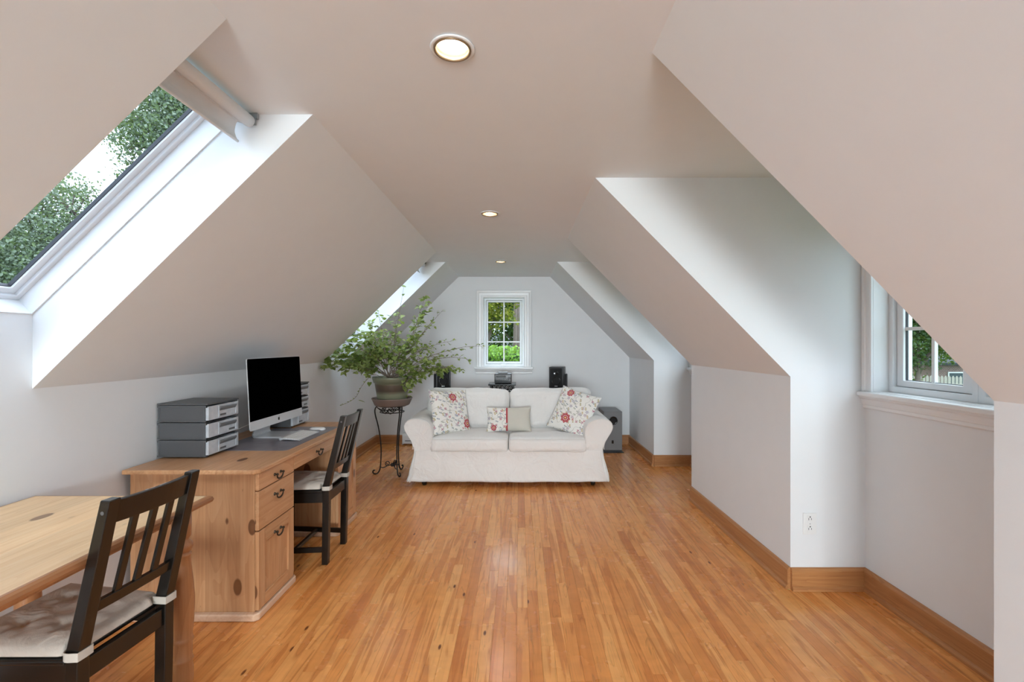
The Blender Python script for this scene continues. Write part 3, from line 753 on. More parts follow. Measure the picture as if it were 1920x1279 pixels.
# ------------------------------------------------------------------ desk
DX0, DX1, DY0, DY1, DZ = -1.906, -1.252, 2.195, 3.575, 0.73
T = thing('desk', 'honey pine pedestal desk with bronze pulls against the left wall', 'desk', (-1.58, 2.88, 0))
ch = 0.022
MB().prism([(DX0, DY0), (DX1 - ch, DY0), (DX1, DY0 + ch), (DX1, DY1 - ch), (DX1 - ch, DY1), (DX0, DY1)], 'z', DZ - 0.022, DZ).build('top', 'pine_y', T, bevel=0.005, seg=3)
FX = -1.283                       # front plane of the carcass
ya, yb = 2.222, 3.548; P1, P2 = 2.572, 3.198
ZT = DZ - 0.0225
def pedestal(y0, y1, plinth=True):
    for nm, p in (('side_panel', (DX0 + 0.02, FX, y0, y0 + 0.02)), ('side_panel', (DX0 + 0.02, FX, y1 - 0.02, y1))):
        bx(nm, p[0], p[1], p[2], p[3], 0.036, ZT, 'pine_z', T, 0.0015)
    bx('back_panel', DX0 + 0.025, DX0 + 0.037, y0 + 0.021, y1 - 0.021, 0.036, ZT, 'pine_z', T)
    o = 0.024
    MB().prism([(DX0 + 0.02, y0 - o), (FX + o - 0.015, y0 - o), (FX + o + 0.004, y0 - o + 0.019), (FX + o + 0.004, y1 + o - 0.019), (FX + o - 0.015, y1 + o), (DX0 + 0.02, y1 + o)], 'z', 0.0, 0.0355).build('plinth', 'pine_pale', T, bevel=0.007, seg=3)
pedestal(ya, P1); pedestal(P2, yb)
def bail(y, z, parent, x):
    mb = MB()
    for s in (-1, 1):
        mb.lathe([(0.0005, -0.002), (0.0075, -0.001), (0.0085, 0.002), (0.005, 0.005), (0.0045, 0.012), (0.0075, 0.016), (0.0045, 0.02), (0.0008, 0.021)], n=12)
        n = 8 * 12
        for i in range(len(mb.v) - n, len(mb.v)):
            vx, vy, vz = mb.v[i]; mb.v[i] = (x + vz, y + s * 0.03 + vx, z + vy)
    pts = [(x + 0.014, y + 0.03 * math.cos(a), z - 0.006 - 0.02 * math.sin(a)) for a in [PI * i / 12 for i in range(13)]]
    mb.tube([(x + 0.014, y + 0.03, z + 0.004)] + pts + [(x + 0.014, y - 0.03, z + 0.004)], [0.003] + [0.003 + 0.0018 * math.sin(PI * i / 12) for i in range(13)] + [0.003], 8)
    mb.build('handle', 'bronze', parent, smooth=True)
def drawer(y0, y1, z0, z1, hz=None, name='drawer'):
    d = bx(name, FX + 0.0005, FX + 0.019, y0 + 0.0015, y1 - 0.0015, z0 + 0.0015, z1 - 0.0015, 'pine_y', T, 0.0025)
    bail((y0 + y1) / 2, hz if hz else (z0 + z1) / 2 + 0.004, d, FX + 0.019); return d
def door(y0, y1, z0, z1, hz=None):
    x0, x1 = FX + 0.0005, FX + 0.019; st = 0.06
    M_ = frame_map((x0, y0, 0), (0, 1, 0), (0, 0, 1), (1, 0, 0))
    d = bx('door', x0, x0 + 0.009, y0 + st + 0.0005, y1 - st - 0.0005, z0 + st + 0.0005, z1 - st - 0.0105, 'pine_z', T)
    for a in (y0 + 0.0015, y1 - st): bx('stile', x0, x1, a, a + st - 0.0015, z0 + 0.0015, z1 - 0.0015, 'pine_z', d, 0.002)
    for (a, b) in ((z0 + 0.0015, z0 + st), (z1 - st - 0.01, z1 - 0.0015)):
        bx('rail', x0, x1, y0 + st + 0.0003, y1 - st - 0.0003, a, b, 'pine_y', d, 0.0015)
    if hz: bail((y0 + y1) / 2, hz, d, x1)
drawer(ya, P1, 0.621, 0.706, 0.662); drawer(ya, P1, 0.427, 0.619, 0.562); door(ya, P1, 0.040, 0.424, 0.366)
door(P2, yb, 0.040, 0.706, 0.60)
drawer(P1 + 0.001, P2 - 0.001, 0.628, 0.706, 0.667)
bx('rear_panel', DX0 + 0.03, DX0 + 0.045, P1, P2, 0.25, ZT, 'pine_y', T)
bx('drawer_box', FX - 0.45, FX - 0.002, P1 + 0.004, P2 - 0.004, 0.632, 0.70, 'pine_x', T)

# things on the desk --------------------------------------------------
tag(MB().prism([(-1.76, 2.60), (-1.34, 2.60), (-1.32, 2.62), (-1.32, 3.335), (-1.34, 3.355), (-1.62, 3.355), (-1.62, 3.29), (-1.76, 3.29)], 'z', DZ + 0.0002, DZ + 0.0014).build('desk_mat', 'desk_mat_vinyl'), 'grey-violet vinyl desk mat lying under the keyboard and computer', 'desk mat')

def organizer(label, x0, x1, y0, y1, heights, z0, group):
    T = thing('drawer_organizer', label, 'storage drawers', ((x0 + x1) / 2, (y0 + y1) / 2, z0), group=group)
    z = z0 + 0.005
    for fx in (x0 + 0.03, x1 - 0.03):
        for fy in (y0 + 0.03, y1 - 0.03): MB().lathe([(0.011, 0), (0.012, 0.0055)], (fx, fy, z0), 12).build('foot', 'grey_plastic', T)
    for k, h in enumerate(heights):
        t = 0.004
        # shell: side walls, back, floor, roof, open towards +x
        mb = MB().box(x0, x1 - 0.012, y0, y0 + t, z + 0.0025, z + h - 0.0025).box(x0, x1 - 0.012, y1 - t, y1, z + 0.0025, z + h - 0.0025)
        mb.box(x0, x0 + t, y0 + t, y1 - t, z + 0.003, z + h - 0.003)
        mb.box(x0, x1 - 0.012, y0 + t, y1 - t, z + 0.0025, z + 0.006).box(x0, x1 - 0.012, y0 + t, y1 - t, z + h - 0.006, z + h - 0.0025)
        sh = mb.build('shell', 'grey_plastic', T, bevel=0.001)
        # ribs around the seams
        for q in ((x0 - 0.002, x1 - 0.006, y0 - 0.003, y0 + 0.001, z + h - 0.014, z + h - 0.003), (x0 - 0.002, x1 - 0.006, y1 - 0.001, y1 + 0.003, z + h - 0.014, z + h - 0.003),
                  (x0 - 0.002, x1 - 0.006, y0 - 0.003, y0 + 0.001, z + 0.001, z + 0.008), (x0 + 0.004, x0 + 0.01, y0 - 0.0025, y0, z + 0.008, z + h - 0.014),
                  (x1 - 0.022, x1 - 0.012, y0 - 0.0025, y0, z + 0.008, z + h - 0.014)):
            bx('rib', *q, 'grey_plastic', sh, bevel=0.001)
        # transparent drawer with moulded grip
        dz0, dz1 = z + 0.009, z + h - 0.009
        dm = MB().box(x1 - 0.004, x1 + 0.004, y0 + 0.004, y1 - 0.004, dz0, dz1)
        dm.box(x0 + 0.02, x1 - 0.004, y0 + 0.0055, y0 + 0.0075, dz0, dz1 - 0.006).box(x0 + 0.02, x1 - 0.004, y1 - 0.0075, y1 - 0.0055, dz0, dz1 - 0.006)
        dr = dm.build('drawer', 'clear_plastic', T, bevel=0.0015)
        gy0, gy1 = y0 + (y1 - y0) * 0.33, y0 + (y1 - y0) * 0.88
        MB().prism([(x1 + 0.004, dz1 - 0.012), (x1 + 0.012, dz1 - 0.012), (x1 + 0.013, dz1 - 0.018), (x1 + 0.0045, dz1 - 0.034)], 'y', gy0, gy1).build('grip', 'dark_tray', dr, bevel=0.001)
        fr_ = MB()
        fr_.box(x1 + 0.004, x1 + 0.0075, gy0 - 0.006, gy0, dz0 + 0.004, dz1 - 0.004).box(x1 + 0.004, x1 + 0.0075, gy1, gy1 + 0.006, dz0 + 0.004, dz1 - 0.004)
        fr_.box(x1 + 0.004, x1 + 0.0075, gy0, gy1, dz0 + 0.004, dz0 + 0.008)
        fr_.build('grip_frame', 'clear_plastic', dr)
        ly = gy0 + 0.01 if k != 1 else gy1 - 0.06
        bx('label_strip', x1 + 0.0042, x1 + 0.0052, ly, ly + 0.05, dz0 + 0.012, dz0 + 0.022, 'label_dark', dr)
        bx('papers', x0 + 0.03, x1 - 0.012, y0 + 0.016, y1 - 0.016, z + 0.0065, z + h * 0.55, 'paper', dr)
        z += h
    MB().box(x0 - 0.003, x1 + 0.003, y0 - 0.004, y1 + 0.004, z - 0.001, z + 0.008).build('lid', 'grey_plastic', T, bevel=0.003)
organizer('low grey three-drawer plastic organizer on the near end of the desk', -1.912, -1.650, 2.425, 2.690, [0.092] * 3, DZ + 0.0015, 'grey drawer organizers on the desk')
organizer('taller grey drawer organizer half hidden behind the desktop computer', -1.912, -1.638, 3.305, 3.566, [0.118, 0.092, 0.092], DZ + 0.0003, 'grey drawer organizers on the desk')

# all-in-one computer; local frame: u along y, v up the tilted panel, w out of the screen
T = thing('desktop_computer', 'slim silver all-in-one computer with a large black screen', 'computer', (-1.62, 3.045, DZ + 0.0014))
tilt = math.atan2(0.022, 0.432)
Mi = Matrix.Translation((-1.596, 3.045, 0.815)) @ Matrix.Rotation(-tilt, 4, 'Y') @ frame_map((0, 0, 0), (0, 1, 0), (0, 0, 1), (1, 0, 0))
hw, hh, rc = 0.325, 0.433, 0.012
def rrect(u0, u1, v0, v1, r, n=5):
    out = []
    for (cu, cv, a0) in ((u1 - r, v0 + r, -90), (u1 - r, v1 - r, 0), (u0 + r, v1 - r, 90), (u0 + r, v0 + r, 180)):
        for i in range(n + 1):
            a = R(a0 + 90 * i / n); out.append((cu + r * math.cos(a), cv + r * math.sin(a)))
    return out
ol = rrect(-hw, hw, 0, hh, rc); n = len(ol)
vs_ = []
for (s, w) in ((1, 0), (1, -0.005), (0.96, -0.008), (0.75, -0.018), (0.45, -0.03), (0.2, -0.036)):
    for (u, v) in ol: vs_.append(Mi @ Vector((u * s, hh / 2 + (v - hh / 2) * s, w)))
fs_ = [tuple(range(n))] + [(i * n + k, i * n + (k + 1) % n, (i + 1) * n + (k + 1) % n, (i + 1) * n + k) for i in range(5) for k in range(n)] + [tuple(5 * n + k for k in range(n))]
MB().add(vs_, fs_).build('housing', 'aluminium', T)
sc = MB(); zc = 0.056
o2 = [(-hw + 0.002, zc), (hw - 0.002, zc)] + [p for p in rrect(-hw + 0.002, hw - 0.002, zc, hh - 0.002, rc - 0.002) if p[1] > hh / 2]
k = len(o2)
sc.add([Mi @ Vector((u, v, w)) for w in (0.0002, 0.0022) for (u, v) in o2], [tuple(range(k)), tuple(range(2 * k - 1, k - 1, -1))] + [(i, k + i, k + (i + 1) % k, (i + 1) % k) for i in range(k)])
sc.build('screen', 'screen_glass', T)
# bitten-apple mark on the chin
def apple_outline():
    pts = []
    for i in range(48):
        a = 2 * PI * i / 48
        r = 1.0 + 0.10 * abs(math.cos(a)) - 0.16 * math.exp(-((a - PI / 2) / 0.33) ** 2) - 0.12 * math.exp(-((a - 3 * PI / 2) / 0.3) ** 2)
        x, y = r * math.cos(a) * 0.92, r * math.sin(a)
        d = math.hypot(x - 1.28, y - 0.12)
        if d < 0.55:
            x = 1.28 - math.sqrt(max(0, 0.55 ** 2 - (y - 0.12) ** 2))
        pts.append((x, y))
    return pts
lg = MB(); S = 0.0105; ap = apple_outline(); k = len(ap)
for (poly) in (ap, [(0.05, 1.05), (0.10, 1.40), (0.42, 1.66), (0.50, 1.64), (0.45, 1.32), (0.16, 1.06)]):
    k = len(poly)
    lg.add([Mi @ Vector((u * S, 0.027 + v * S, w)) for w in (0.0002, 0.0008) for (u, v) in poly], [tuple(range(k)), tuple(range(2 * k - 1, k - 1, -1))] + [(i, k + i, k + (i + 1) % k, (i + 1) % k) for i in range(k)])
lg.build('logo', 'black_gloss', T)
# bent aluminium stand
pth = [(-1.520, DZ + 0.0055), (-1.690, DZ + 0.0055), (-1.708, DZ + 0.010), (-1.714, DZ + 0.024), (-1.706, DZ + 0.06), (-1.672, DZ + 0.20), (-1.655, DZ + 0.27)]
pp = smooth_path([(a, 0, b) for a, b in pth], 6); th = [0.0035] * len(pp)
mb = MB(); vs_ = []; m = len(pp)
for i, p in enumerate(pp):
    t = (pp[min(i + 1, m - 1)] - pp[max(i - 1, 0)]).normalized(); nn = Vector((t.z, 0, -t.x)) * 0.0038
    wy = 0.10 if p.z < DZ + 0.03 else 0.095
    for s, q in ((-1, 1), (1, 1), (1, -1), (-1, -1)): vs_.append((p.x + nn.x * q, 3.045 + s * wy, p.z + nn.z * q))
fs_ = [(i * 4 + a, i * 4 + (a + 1) % 4, (i + 1) * 4 + (a + 1) % 4, (i + 1) * 4 + a) for i in range(m - 1) for a in range(4)] + [(0, 1, 2, 3), ((m - 1) * 4 + 3, (m - 1) * 4 + 2, (m - 1) * 4 + 1, (m - 1) * 4)]
mb.add(vs_, fs_).build('stand', 'aluminium', T)
MB().tube(smooth_path([(-1.704, 3.0, DZ + 0.10), (-1.75, 2.97, DZ + 0.085), (-1.80, 2.93, DZ + 0.06), (-1.86, 2.86, DZ + 0.03), (-1.895, 2.80, DZ + 0.004)], 6), 0.0025, 8).build('power_cord', 'white_plastic', T, smooth=True)

# keyboard
zk = DZ + 0.0016
T = thing('keyboard', 'slim white and aluminium keyboard lying on the desk mat', 'keyboard', (-1.435, 3.0, zk))
kx0, kx1, ky0, ky1 = -1.502, -1.372, 2.862, 3.142
MB().prism([(kx1, zk + 0.001), (kx1, zk + 0.005), (kx0 + 0.012, zk + 0.0165), (kx0, zk + 0.0175), (kx0, zk + 0.012), (kx0 + 0.012, zk + 0.009)], 'y', ky0, ky1).build('plate', 'aluminium', T, bevel=0.001)
MB().tube([(kx0 + 0.008, ky0 + 0.001, zk + 0.0085), (kx0 + 0.008, ky1 - 0.001, zk + 0.0085)], 0.0083, 14).build('battery_tube', 'aluminium', T, smooth=True)
sl = math.atan2(0.0115, kx1 - kx0 - 0.012)
keymesh = MB().box(-0.0075, 0.0075, -0.0076, 0.0076, 0, 0.0022).build('key', 'key_white', T, bevel=0.0012).data
bpy.data.objects.remove(bpy.data.objects['key'])
def key(x, y, w=1.0, d=1.0):
    o = bpy.data.objects.new('key', keymesh); C.objects.link(o); o.parent = T; o.matrix_parent_inverse = Matrix.Translation(T.location).inverted()
    o.location = (x, y, zk + 0.0052 + (kx1 - x) * math.tan(sl)); o.rotation_euler = (0, sl, 0); o.scale = (d, w, 1)
rows_ = [(14, 0.55), (14, 1), (14, 1), (13, 1), (12, 1)]
pitch = 0.0188
for r_, (cnt, dd) in enumerate(rows_):
    xx = kx0 + 0.026 + r_ * 0.0178
    tot = ky1 - ky0 - 0.012; p_ = tot / cnt
    for c_ in range(cnt): key(xx, ky0 + 0.006 + (c_ + 0.5) * p_, (p_ - 0.0032) / 0.0152, dd)
xx = kx0 + 0.026 + 5 * 0.0178; yk = ky0 + 0.006
for w in (0.019, 0.019, 0.019, 0.023, 0.093, 0.023, 0.019, 0.017, 0.017, 0.017):
    if yk + w > ky1 - 0.004: break
    key(xx, yk + w / 2, (w - 0.0032) / 0.0152); yk += w

# mouse
T = thing('computer_mouse', 'white low-profile computer mouse beyond the keyboard', 'mouse', (-1.42, 3.225, zk))
vs_ = []; fs_ = []; nu, nv = 14, 9
def sq(a, e): return math.copysign(abs(a) ** e, a)
for zz, body in ((1, True),):
    mb = MB(); rows = []
    for i in range(nv + 1):
        ph = PI / 2 * i / nv
        for k_ in range(28):
            a = 2 * PI * k_ / 28
            mb.v.append((-1.42 + 0.056 * sq(math.cos(a), 0.75) * math.cos(ph) ** 0.55, 3.225 + 0.029 * sq(math.sin(a), 0.75) * math.cos(ph) ** 0.55, zk + 0.004 + 0.016 * math.sin(ph)))
    for i in range(nv):
        for k_ in range(28): mb.f.append((i * 28 + k_, i * 28 + (k_ + 1) % 28, (i + 1) * 28 + (k_ + 1) % 28, (i + 1) * 28 + k_))
    mb.f.append(tuple(range(27, -1, -1)))
    mb.build('shell', 'white_plastic', T, smooth=True)
MB().prism([(p[0] - 1.42, p[1] + 3.225) for p in rrect(-0.052, 0.052, -0.026, 0.026, 0.02)], 'z', zk, zk + 0.0045).build('base', 'aluminium', T)

# ------------------------------------------------------------------ chairs (local: facing -x, rear legs at x = 0)
def make_chair():
    T = thing('slat_back_chair', '', 'chair', w=False, group='black slat-back chairs')
    lx = lambda z: 0.098 * max(0, z - 0.47) / 0.43
    for s in (-1, 1):
        yc = s * 0.143
        poly = [(-0.026, 0), (0.010, 0), (0.018, 0.30), (0.019, 0.46), (0.019 + lx(0.9), 0.90), (-0.011 + lx(0.9), 0.90), (-0.020, 0.47), (-0.022, 0.30)]
        st = MB().prism(poly, 'y', yc - 0.0175, yc + 0.0175).build('rear_post', 'black_paint', T, bevel=0.003)
        MB().tube([(lx(0.865) + 0.004, yc + s * 0.0172, 0.865), (lx(0.865) + 0.004, yc + s * 0.0182, 0.865)], 0.0055, 14).build('screw_cap', 'label_dark', st)
        MB().box(lx(0.9) - 0.009, lx(0.9) + 0.017, yc - s * 0.0 - 0.016, yc + 0.016, 0.8999, 0.9004).build('worn_top', 'grey_plastic', st)
        MB().prism([(-0.395, 0), (-0.363, 0), (-0.358, 0.435), (-0.395, 0.435)], 'y', s * 0.175 - 0.0175, s * 0.175 + 0.0175).build('front_leg', 'black_paint', T, bevel=0.003)
        def sidebar(name, z0, z1, t):
            a = Vector((-0.362, s * 0.175)); b = Vector((-0.018, s * 0.145)); d = (b - a).normalized(); nn = Vector((-d.y, d.x)) * t
            MB().prism([tuple(a + nn), tuple(b + nn), tuple(b - nn), tuple(a - nn)], 'z', z0, z1).build(name, 'black_paint', T, bevel=0.002)
        sidebar('seat_rail', 0.375, 0.435, 0.010)
        sidebar('stretcher', 0.072, 0.103, 0.008)
    bx('seat_rail', -0.012, 0.010, -0.125, 0.125, 0.375, 0.435, 'black_paint', T, 0.002)
    bx('seat_rail', -0.388, -0.366, -0.157, 0.157, 0.375, 0.435, 'black_paint', T, 0.002)
    bx('cross_stretcher', -0.20, -0.182, -0.150, 0.150, 0.076, 0.099, 'black_paint', T, 0.002)
    MB().prism([(-0.405, -0.195), (-0.022, -0.16), (-0.022, 0.16), (-0.405, 0.195)], 'z', 0.4353, 0.449).build('seat', 'black_paint', T, bevel=0.004)
    # curved top rail
    def rail(name, z0, z1, bow, t, nseg=10):
        mb = MB(); vs = []
        for i in range(nseg + 1):
            y = -0.126 + 0.252 * i / nseg; b = bow * (1 - (y / 0.126) ** 2)
            for (z, q) in ((z0, -t), (z0, t), (z1, t), (z1, -t)): vs.append((lx(z) + 0.003 + b + q, y, z))
        fs = [(i * 4 + a, i * 4 + (a + 1) % 4, (i + 1) * 4 + (a + 1) % 4, (i + 1) * 4 + a) for i in range(nseg) for a in range(4)] + [(0, 1, 2, 3), (nseg * 4 + 3, nseg * 4 + 2, nseg * 4 + 1, nseg * 4)]
        return mb.add(vs, fs).build(name, 'black_paint', T, bevel=0.0025)
    top = rail('top_rail', 0.825, 0.893, 0.014, 0.009)
    mb = MB(); rnd = random.Random(3)
    for i in range(9):
        y = rnd.uniform(-0.07, 0.05); w = rnd.uniform(0.004, 0.016)
        b = 0.014 * (1 - (y / 0.126) ** 2)
        xx = lx(0.893) + 0.003 + b - rnd.uniform(0.004, 0.0085)
        mb.box(xx, xx + rnd.uniform(0.0015, 0.004), y, y + w, 0.8929, 0.8934)
    mb.build('scuffs', 'worn_edge', top)
    rail('lower_rail', 0.565, 0.600, 0.004, 0.008)
    for y in (-0.063, 0.0, 0.063):
        b0, b1 = 0.004 * (1 - (y / 0.126) ** 2), 0.014 * (1 - (y / 0.126) ** 2)
        MB().prism([(lx(0.598) + b0 - 0.003, 0.598), (lx(0.598) + b0 + 0.009, 0.598), (lx(0.828) + b1 + 0.009, 0.828), (lx(0.828) + b1 - 0.003, 0.828)], 'y', y - 0.011, y + 0.011).build('slat', 'black_paint', T, bevel=0.002)
    return T
def make_pad():
    T = thing('chair_cushion', '', 'cushion', w=False, group='tufted beige seat cushions')
    N_ = 40; mb = MB(); top = []; bot = []
    tufts = [(-0.125, -0.065), (-0.125, 0.065), (-0.265, -0.07), (-0.265, 0.07)]
    for i in range(N_ + 1):
        for j in range(N_ + 1):
            u = i / N_ * 2 - 1; v = j / N_ * 2 - 1
            xx = -0.208 + 0.197 * u; hwid = 0.152 + 0.036 * (1 - (u + 1) / 2)
            # rear corners cut round the posts
            cut = 0.028 * max(0, (u - 0.80) / 0.2) if abs(v) > 0.7 else 0
            yy = hwid * v; ed = max(abs(u), abs(v)); e = max(0.0, 1 - ed ** 5)
            h = 0.034 * (e ** 0.5)
            for tx, ty in tufts:
                d2 = ((xx - tx) ** 2 + (yy - ty) ** 2)
                h -= 0.017 * math.exp(-d2 / 0.0006)
                ang = math.atan2(yy - ty, xx - tx)
                h += 0.0035 * math.cos(ang * 5) * math.exp(-d2 / 0.003) * min(1, d2 / 0.0006)
            h += 0.004 * (noise.noise((xx * 14, yy * 14, 3.1))) * e
            top.append((xx - cut, yy, 0.452 + 0.008 + max(h, 0.0)))
            bot.append((xx - cut, yy, 0.4505 + 0.006 * (1 - e ** 0.4)))
    S_ = N_ + 1
    fs = [(i * S_ + j, (i + 1) * S_ + j, (i + 1) * S_ + j + 1, i * S_ + j + 1) for i in range(N_) for j in range(N_)]
    off = S_ * S_
    fs += [tuple(off + q for q in reversed(f_)) for f_ in fs]
    rim = [j for j in range(S_)] + [i * S_ + N_ for i in range(1, S_)] + [N_ * S_ + j for j in range(N_ - 1, -1, -1)] + [i * S_ for i in range(N_ - 1, 0, -1)]
    fs += [(rim[a], rim[(a + 1) % len(rim)], off + rim[(a + 1) % len(rim)], off + rim[a]) for a in range(len(rim))]
    pad = mb.add(top + bot, fs).build('pad', 'pad_cotton', T, smooth=True)
    for tx, ty in tufts:
        MB().lathe([(0.0008, 0.0), (0.006, 0.001), (0.006, 0.003), (0.003, 0.0045), (0.0008, 0.005)], (tx, ty, 0.473), 12).build('tuft', 'pad_cotton', pad, smooth=True)
    for s in (-1, 1):
        yc = s * 0.143
        path = [(-0.034, yc - s * 0.03, 0), (-0.020, yc + s * 0.0205, 0), (0.018, yc + s * 0.0215, 0), (0.0235, yc + s * 0.016, 0), (0.0235, yc - s * 0.017, 0), (0.018, yc - s * 0.0215, 0), (-0.024, yc - s * 0.0215, 0)]
        pp = smooth_path(path, 4); vs = []
        m = len(pp)
        for i, p in enumerate(pp):
            t = (pp[min(i + 1, m - 1)] - pp[max(i - 1, 0)]).normalized(); nn = Vector((t.y, -t.x, 0)) * 0.0012
            for (q, z) in ((1, 0.4515), (1, 0.476), (-1, 0.476), (-1, 0.4515)): vs.append((p.x + nn.x * q, p.y + nn.y * q, z))
        fs = [(i * 4 + a, i * 4 + (a + 1) % 4, (i + 1) * 4 + (a + 1) % 4, (i + 1) * 4 + a) for i in range(m - 1) for a in range(4)] + [(0, 1, 2, 3), ((m - 1) * 4 + 3, (m - 1) * 4 + 2, (m - 1) * 4 + 1, (m - 1) * 4)]
        MB().add(vs, fs).build('strap', 'strap_cotton', T)
    return T
ch1 = make_chair(); pad1 = make_pad()
ch2 = copy_tree(ch1); pad2 = copy_tree(pad1)
for o, l in ((ch1, 'worn black slat-back chair in the foreground pulled up to the pine table'), (pad1, 'tufted beige cushion on the foreground chair at the pine table'),
             (ch2, 'black slat-back chair pushed in at the desk'), (pad2, 'tufted beige cushion on the chair at the desk')): o['label'] = l
for o in (ch1, pad1): o.location = (-1.234, 1.437, 0.0); o.rotation_euler = (0, 0, R(-5))
for o in (ch2, pad2): o.location = (-1.170, 2.93, 0.0); o.rotation_euler = (0, 0, R(0))

# ------------------------------------------------------------------ unseen rug behind the camera, added to cut the orange floor bounce
plain('added_rug_wool', (0.30, 0.31, 0.33), 0.95, bumpscale=300, bumps=0.6, var=0.15); plain('added_rug_border', (0.18, 0.19, 0.22), 0.95, bumpscale=300, bumps=0.6)
T = thing('added_rug', 'large grey rug added unseen behind the camera to mute floor bounce', 'rug', (-0.2, -2.5, 0))
bx('field', -1.25, 0.85, -4.6, -0.5, 0.0005, 0.010, 'added_rug_wool', T, 0.003)
ring('border', Matrix.Identity(4), -1.4, 1.0, -4.75, -0.35, 0.148, 0.0005, 0.009, 'added_rug_border', T, 0.003)

# ------------------------------------------------------------------ pine table
T = thing('dining_table', 'light pine table with turned legs in the left foreground', 'table', (-1.56, 1.13, 0))
tx0, tx1, ty0, ty1 = -1.912, -1.205, 0.42, 1.812
nose = [(0, -0.030), (0.008, -0.029), (0.016, -0.025), (0.019, -0.016), (0.016, -0.006), (0.008, -0.001), (0, 0)]
bx('top', tx0 + 0.02, tx1 - 0.02, ty0 + 0.02, ty1 - 0.02, 0.7105, 0.74, 'table_pine', T)
rr_ = 0.012
pth = [(tx0 + 0.02, ty0 + 0.02, 0.74), (tx1 - 0.02, ty0 + 0.02, 0.74), (tx1 - 0.02, ty1 - 0.02, 0.74), (tx0 + 0.02, ty1 - 0.02, 0.74)]
sweep('moulded_edge', pth, (0, 0, -1), [(w, -d) for w, d in nose], 'table_edge', T, closed=True)
prof = [(0.0270, 0.7095), (0.0270, 0.612), (0.022, 0.606), (0.020, 0.600), (0.0235, 0.594), (0.031, 0.584), (0.0325, 0.572), (0.029, 0.560), (0.0225, 0.556), (0.0225, 0.550), (0.027, 0.546), (0.0275, 0.540),
        (0.024, 0.534), (0.0265, 0.50), (0.033, 0.44), (0.0375, 0.38), (0.0375, 0.34), (0.034, 0.28), (0.0295, 0.236), (0.031, 0.230), (0.034, 0.222), (0.031, 0.214), (0.0305, 0.205),
        (0.0295, 0.160), (0.032, 0.154), (0.0335, 0.146), (0.030, 0.138), (0.0335, 0.11), (0.0335, 0.07), (0.028, 0.03), (0.024, 0.0)]
first = None
for lx_, ly_ in ((tx1 - 0.062, ty1 - 0.085), (tx0 + 0.062, ty1 - 0.085), (tx1 - 0.062, ty0 + 0.085), (tx0 + 0.062, ty0 + 0.085)):
    MB().lathe(prof, (lx_, ly_, 0), 28).build('leg', 'table_leg', T, smooth=True)
for p in ((tx0 + 0.1, tx1 - 0.1, ty1 - 0.10, ty1 - 0.08), (tx0 + 0.1, tx1 - 0.1, ty0 + 0.08, ty0 + 0.10)):
    bx('apron', p[0], p[1], p[2], p[3], 0.665, 0.710, 'table_leg', T, 0.002)
for x in (tx0 + 0.075, tx1 - 0.095):
    bx('apron', x, x + 0.02, ty0 + 0.125, ty1 - 0.125, 0.672, 0.710, 'table_leg', T, 0.002)
# ------------------------------------------------------------------ sofa
SC, SF = -0.103, 4.28
T = thing('sofa', 'white slipcovered two-seat sofa with rolled arms facing the camera', 'sofa', (SC, SF + 0.44, 0))
def rbox(name, c, half, r, mat, parent, puff=(0, 0, 0), wr=0.0, seed=0.0, n=(22, 14, 8), M=None, sag=0.0):
    """soft rounded box with bulging faces and creases"""
    nx, ny, nz = n; mb = MB(); idx = {}
    def vert(i, j, k):
        if (i, j, k) in idx: return idx[(i, j, k)]
        p = Vector((i / nx * 2 - 1, j / ny * 2 - 1, k / nz * 2 - 1)); q = Vector((p.x * half[0], p.y * half[1], p.z * half[2]))
        cl = Vector([max(-(half[a] - r), min(half[a] - r, q[a])) for a in range(3)])
        d = q - cl
        if d.length > 1e-9:
            mx_ = max(abs(d.x), abs(d.y), abs(d.z)); d = d.normalized() * mx_
        q = cl + d
        bx_, by_, bz_ = (1 - p.x ** 4), (1 - p.y ** 4), (1 - p.z ** 4)
        q += Vector((p.x * puff[0] * by_ * bz_, p.y * puff[1] * bx_ * bz_, p.z * puff[2] * bx_ * by_))
        q.z -= sag * bx_ * by_
        if wr:
            s_ = Vector((q.x * 5 + seed, q.y * 5, q.z * 7))
            w = noise.noise(s_) * wr + noise.noise(Vector((q.x * 16 + seed, q.y * 13, q.z * 22))) * wr * 0.35
            q += (d.normalized() if d.length > 1e-9 else Vector((0, 0, 1))) * w
        if M is not None: q = M @ q
        q = q + Vector(c); idx[(i, j, k)] = len(mb.v); mb.v.append(tuple(q)); return idx[(i, j, k)]
    def face(a, b, cc, d): mb.f.append((vert(*a), vert(*b), vert(*cc), vert(*d)))
    for i in range(nx):
        for j in range(ny):
            face((i, j, 0), (i, j + 1, 0), (i + 1, j + 1, 0), (i + 1, j, 0)); face((i, j, nz), (i + 1, j, nz), (i + 1, j + 1, nz), (i, j + 1, nz))
    for i in range(nx):
        for k in range(nz):
            face((i, 0, k), (i + 1, 0, k), (i + 1, 0, k + 1), (i, 0, k + 1)); face((i, ny, k), (i, ny, k + 1), (i + 1, ny, k + 1), (i + 1, ny, k))
    for j in range(ny):
        for k in range(nz):
            face((0, j, k), (0, j, k + 1), (0, j + 1, k + 1), (0, j + 1, k)); face((nx, j, k), (nx, j + 1, k), (nx, j + 1, k + 1), (nx, j, k + 1))
    return mb.build(name, mat, parent, smooth=True)
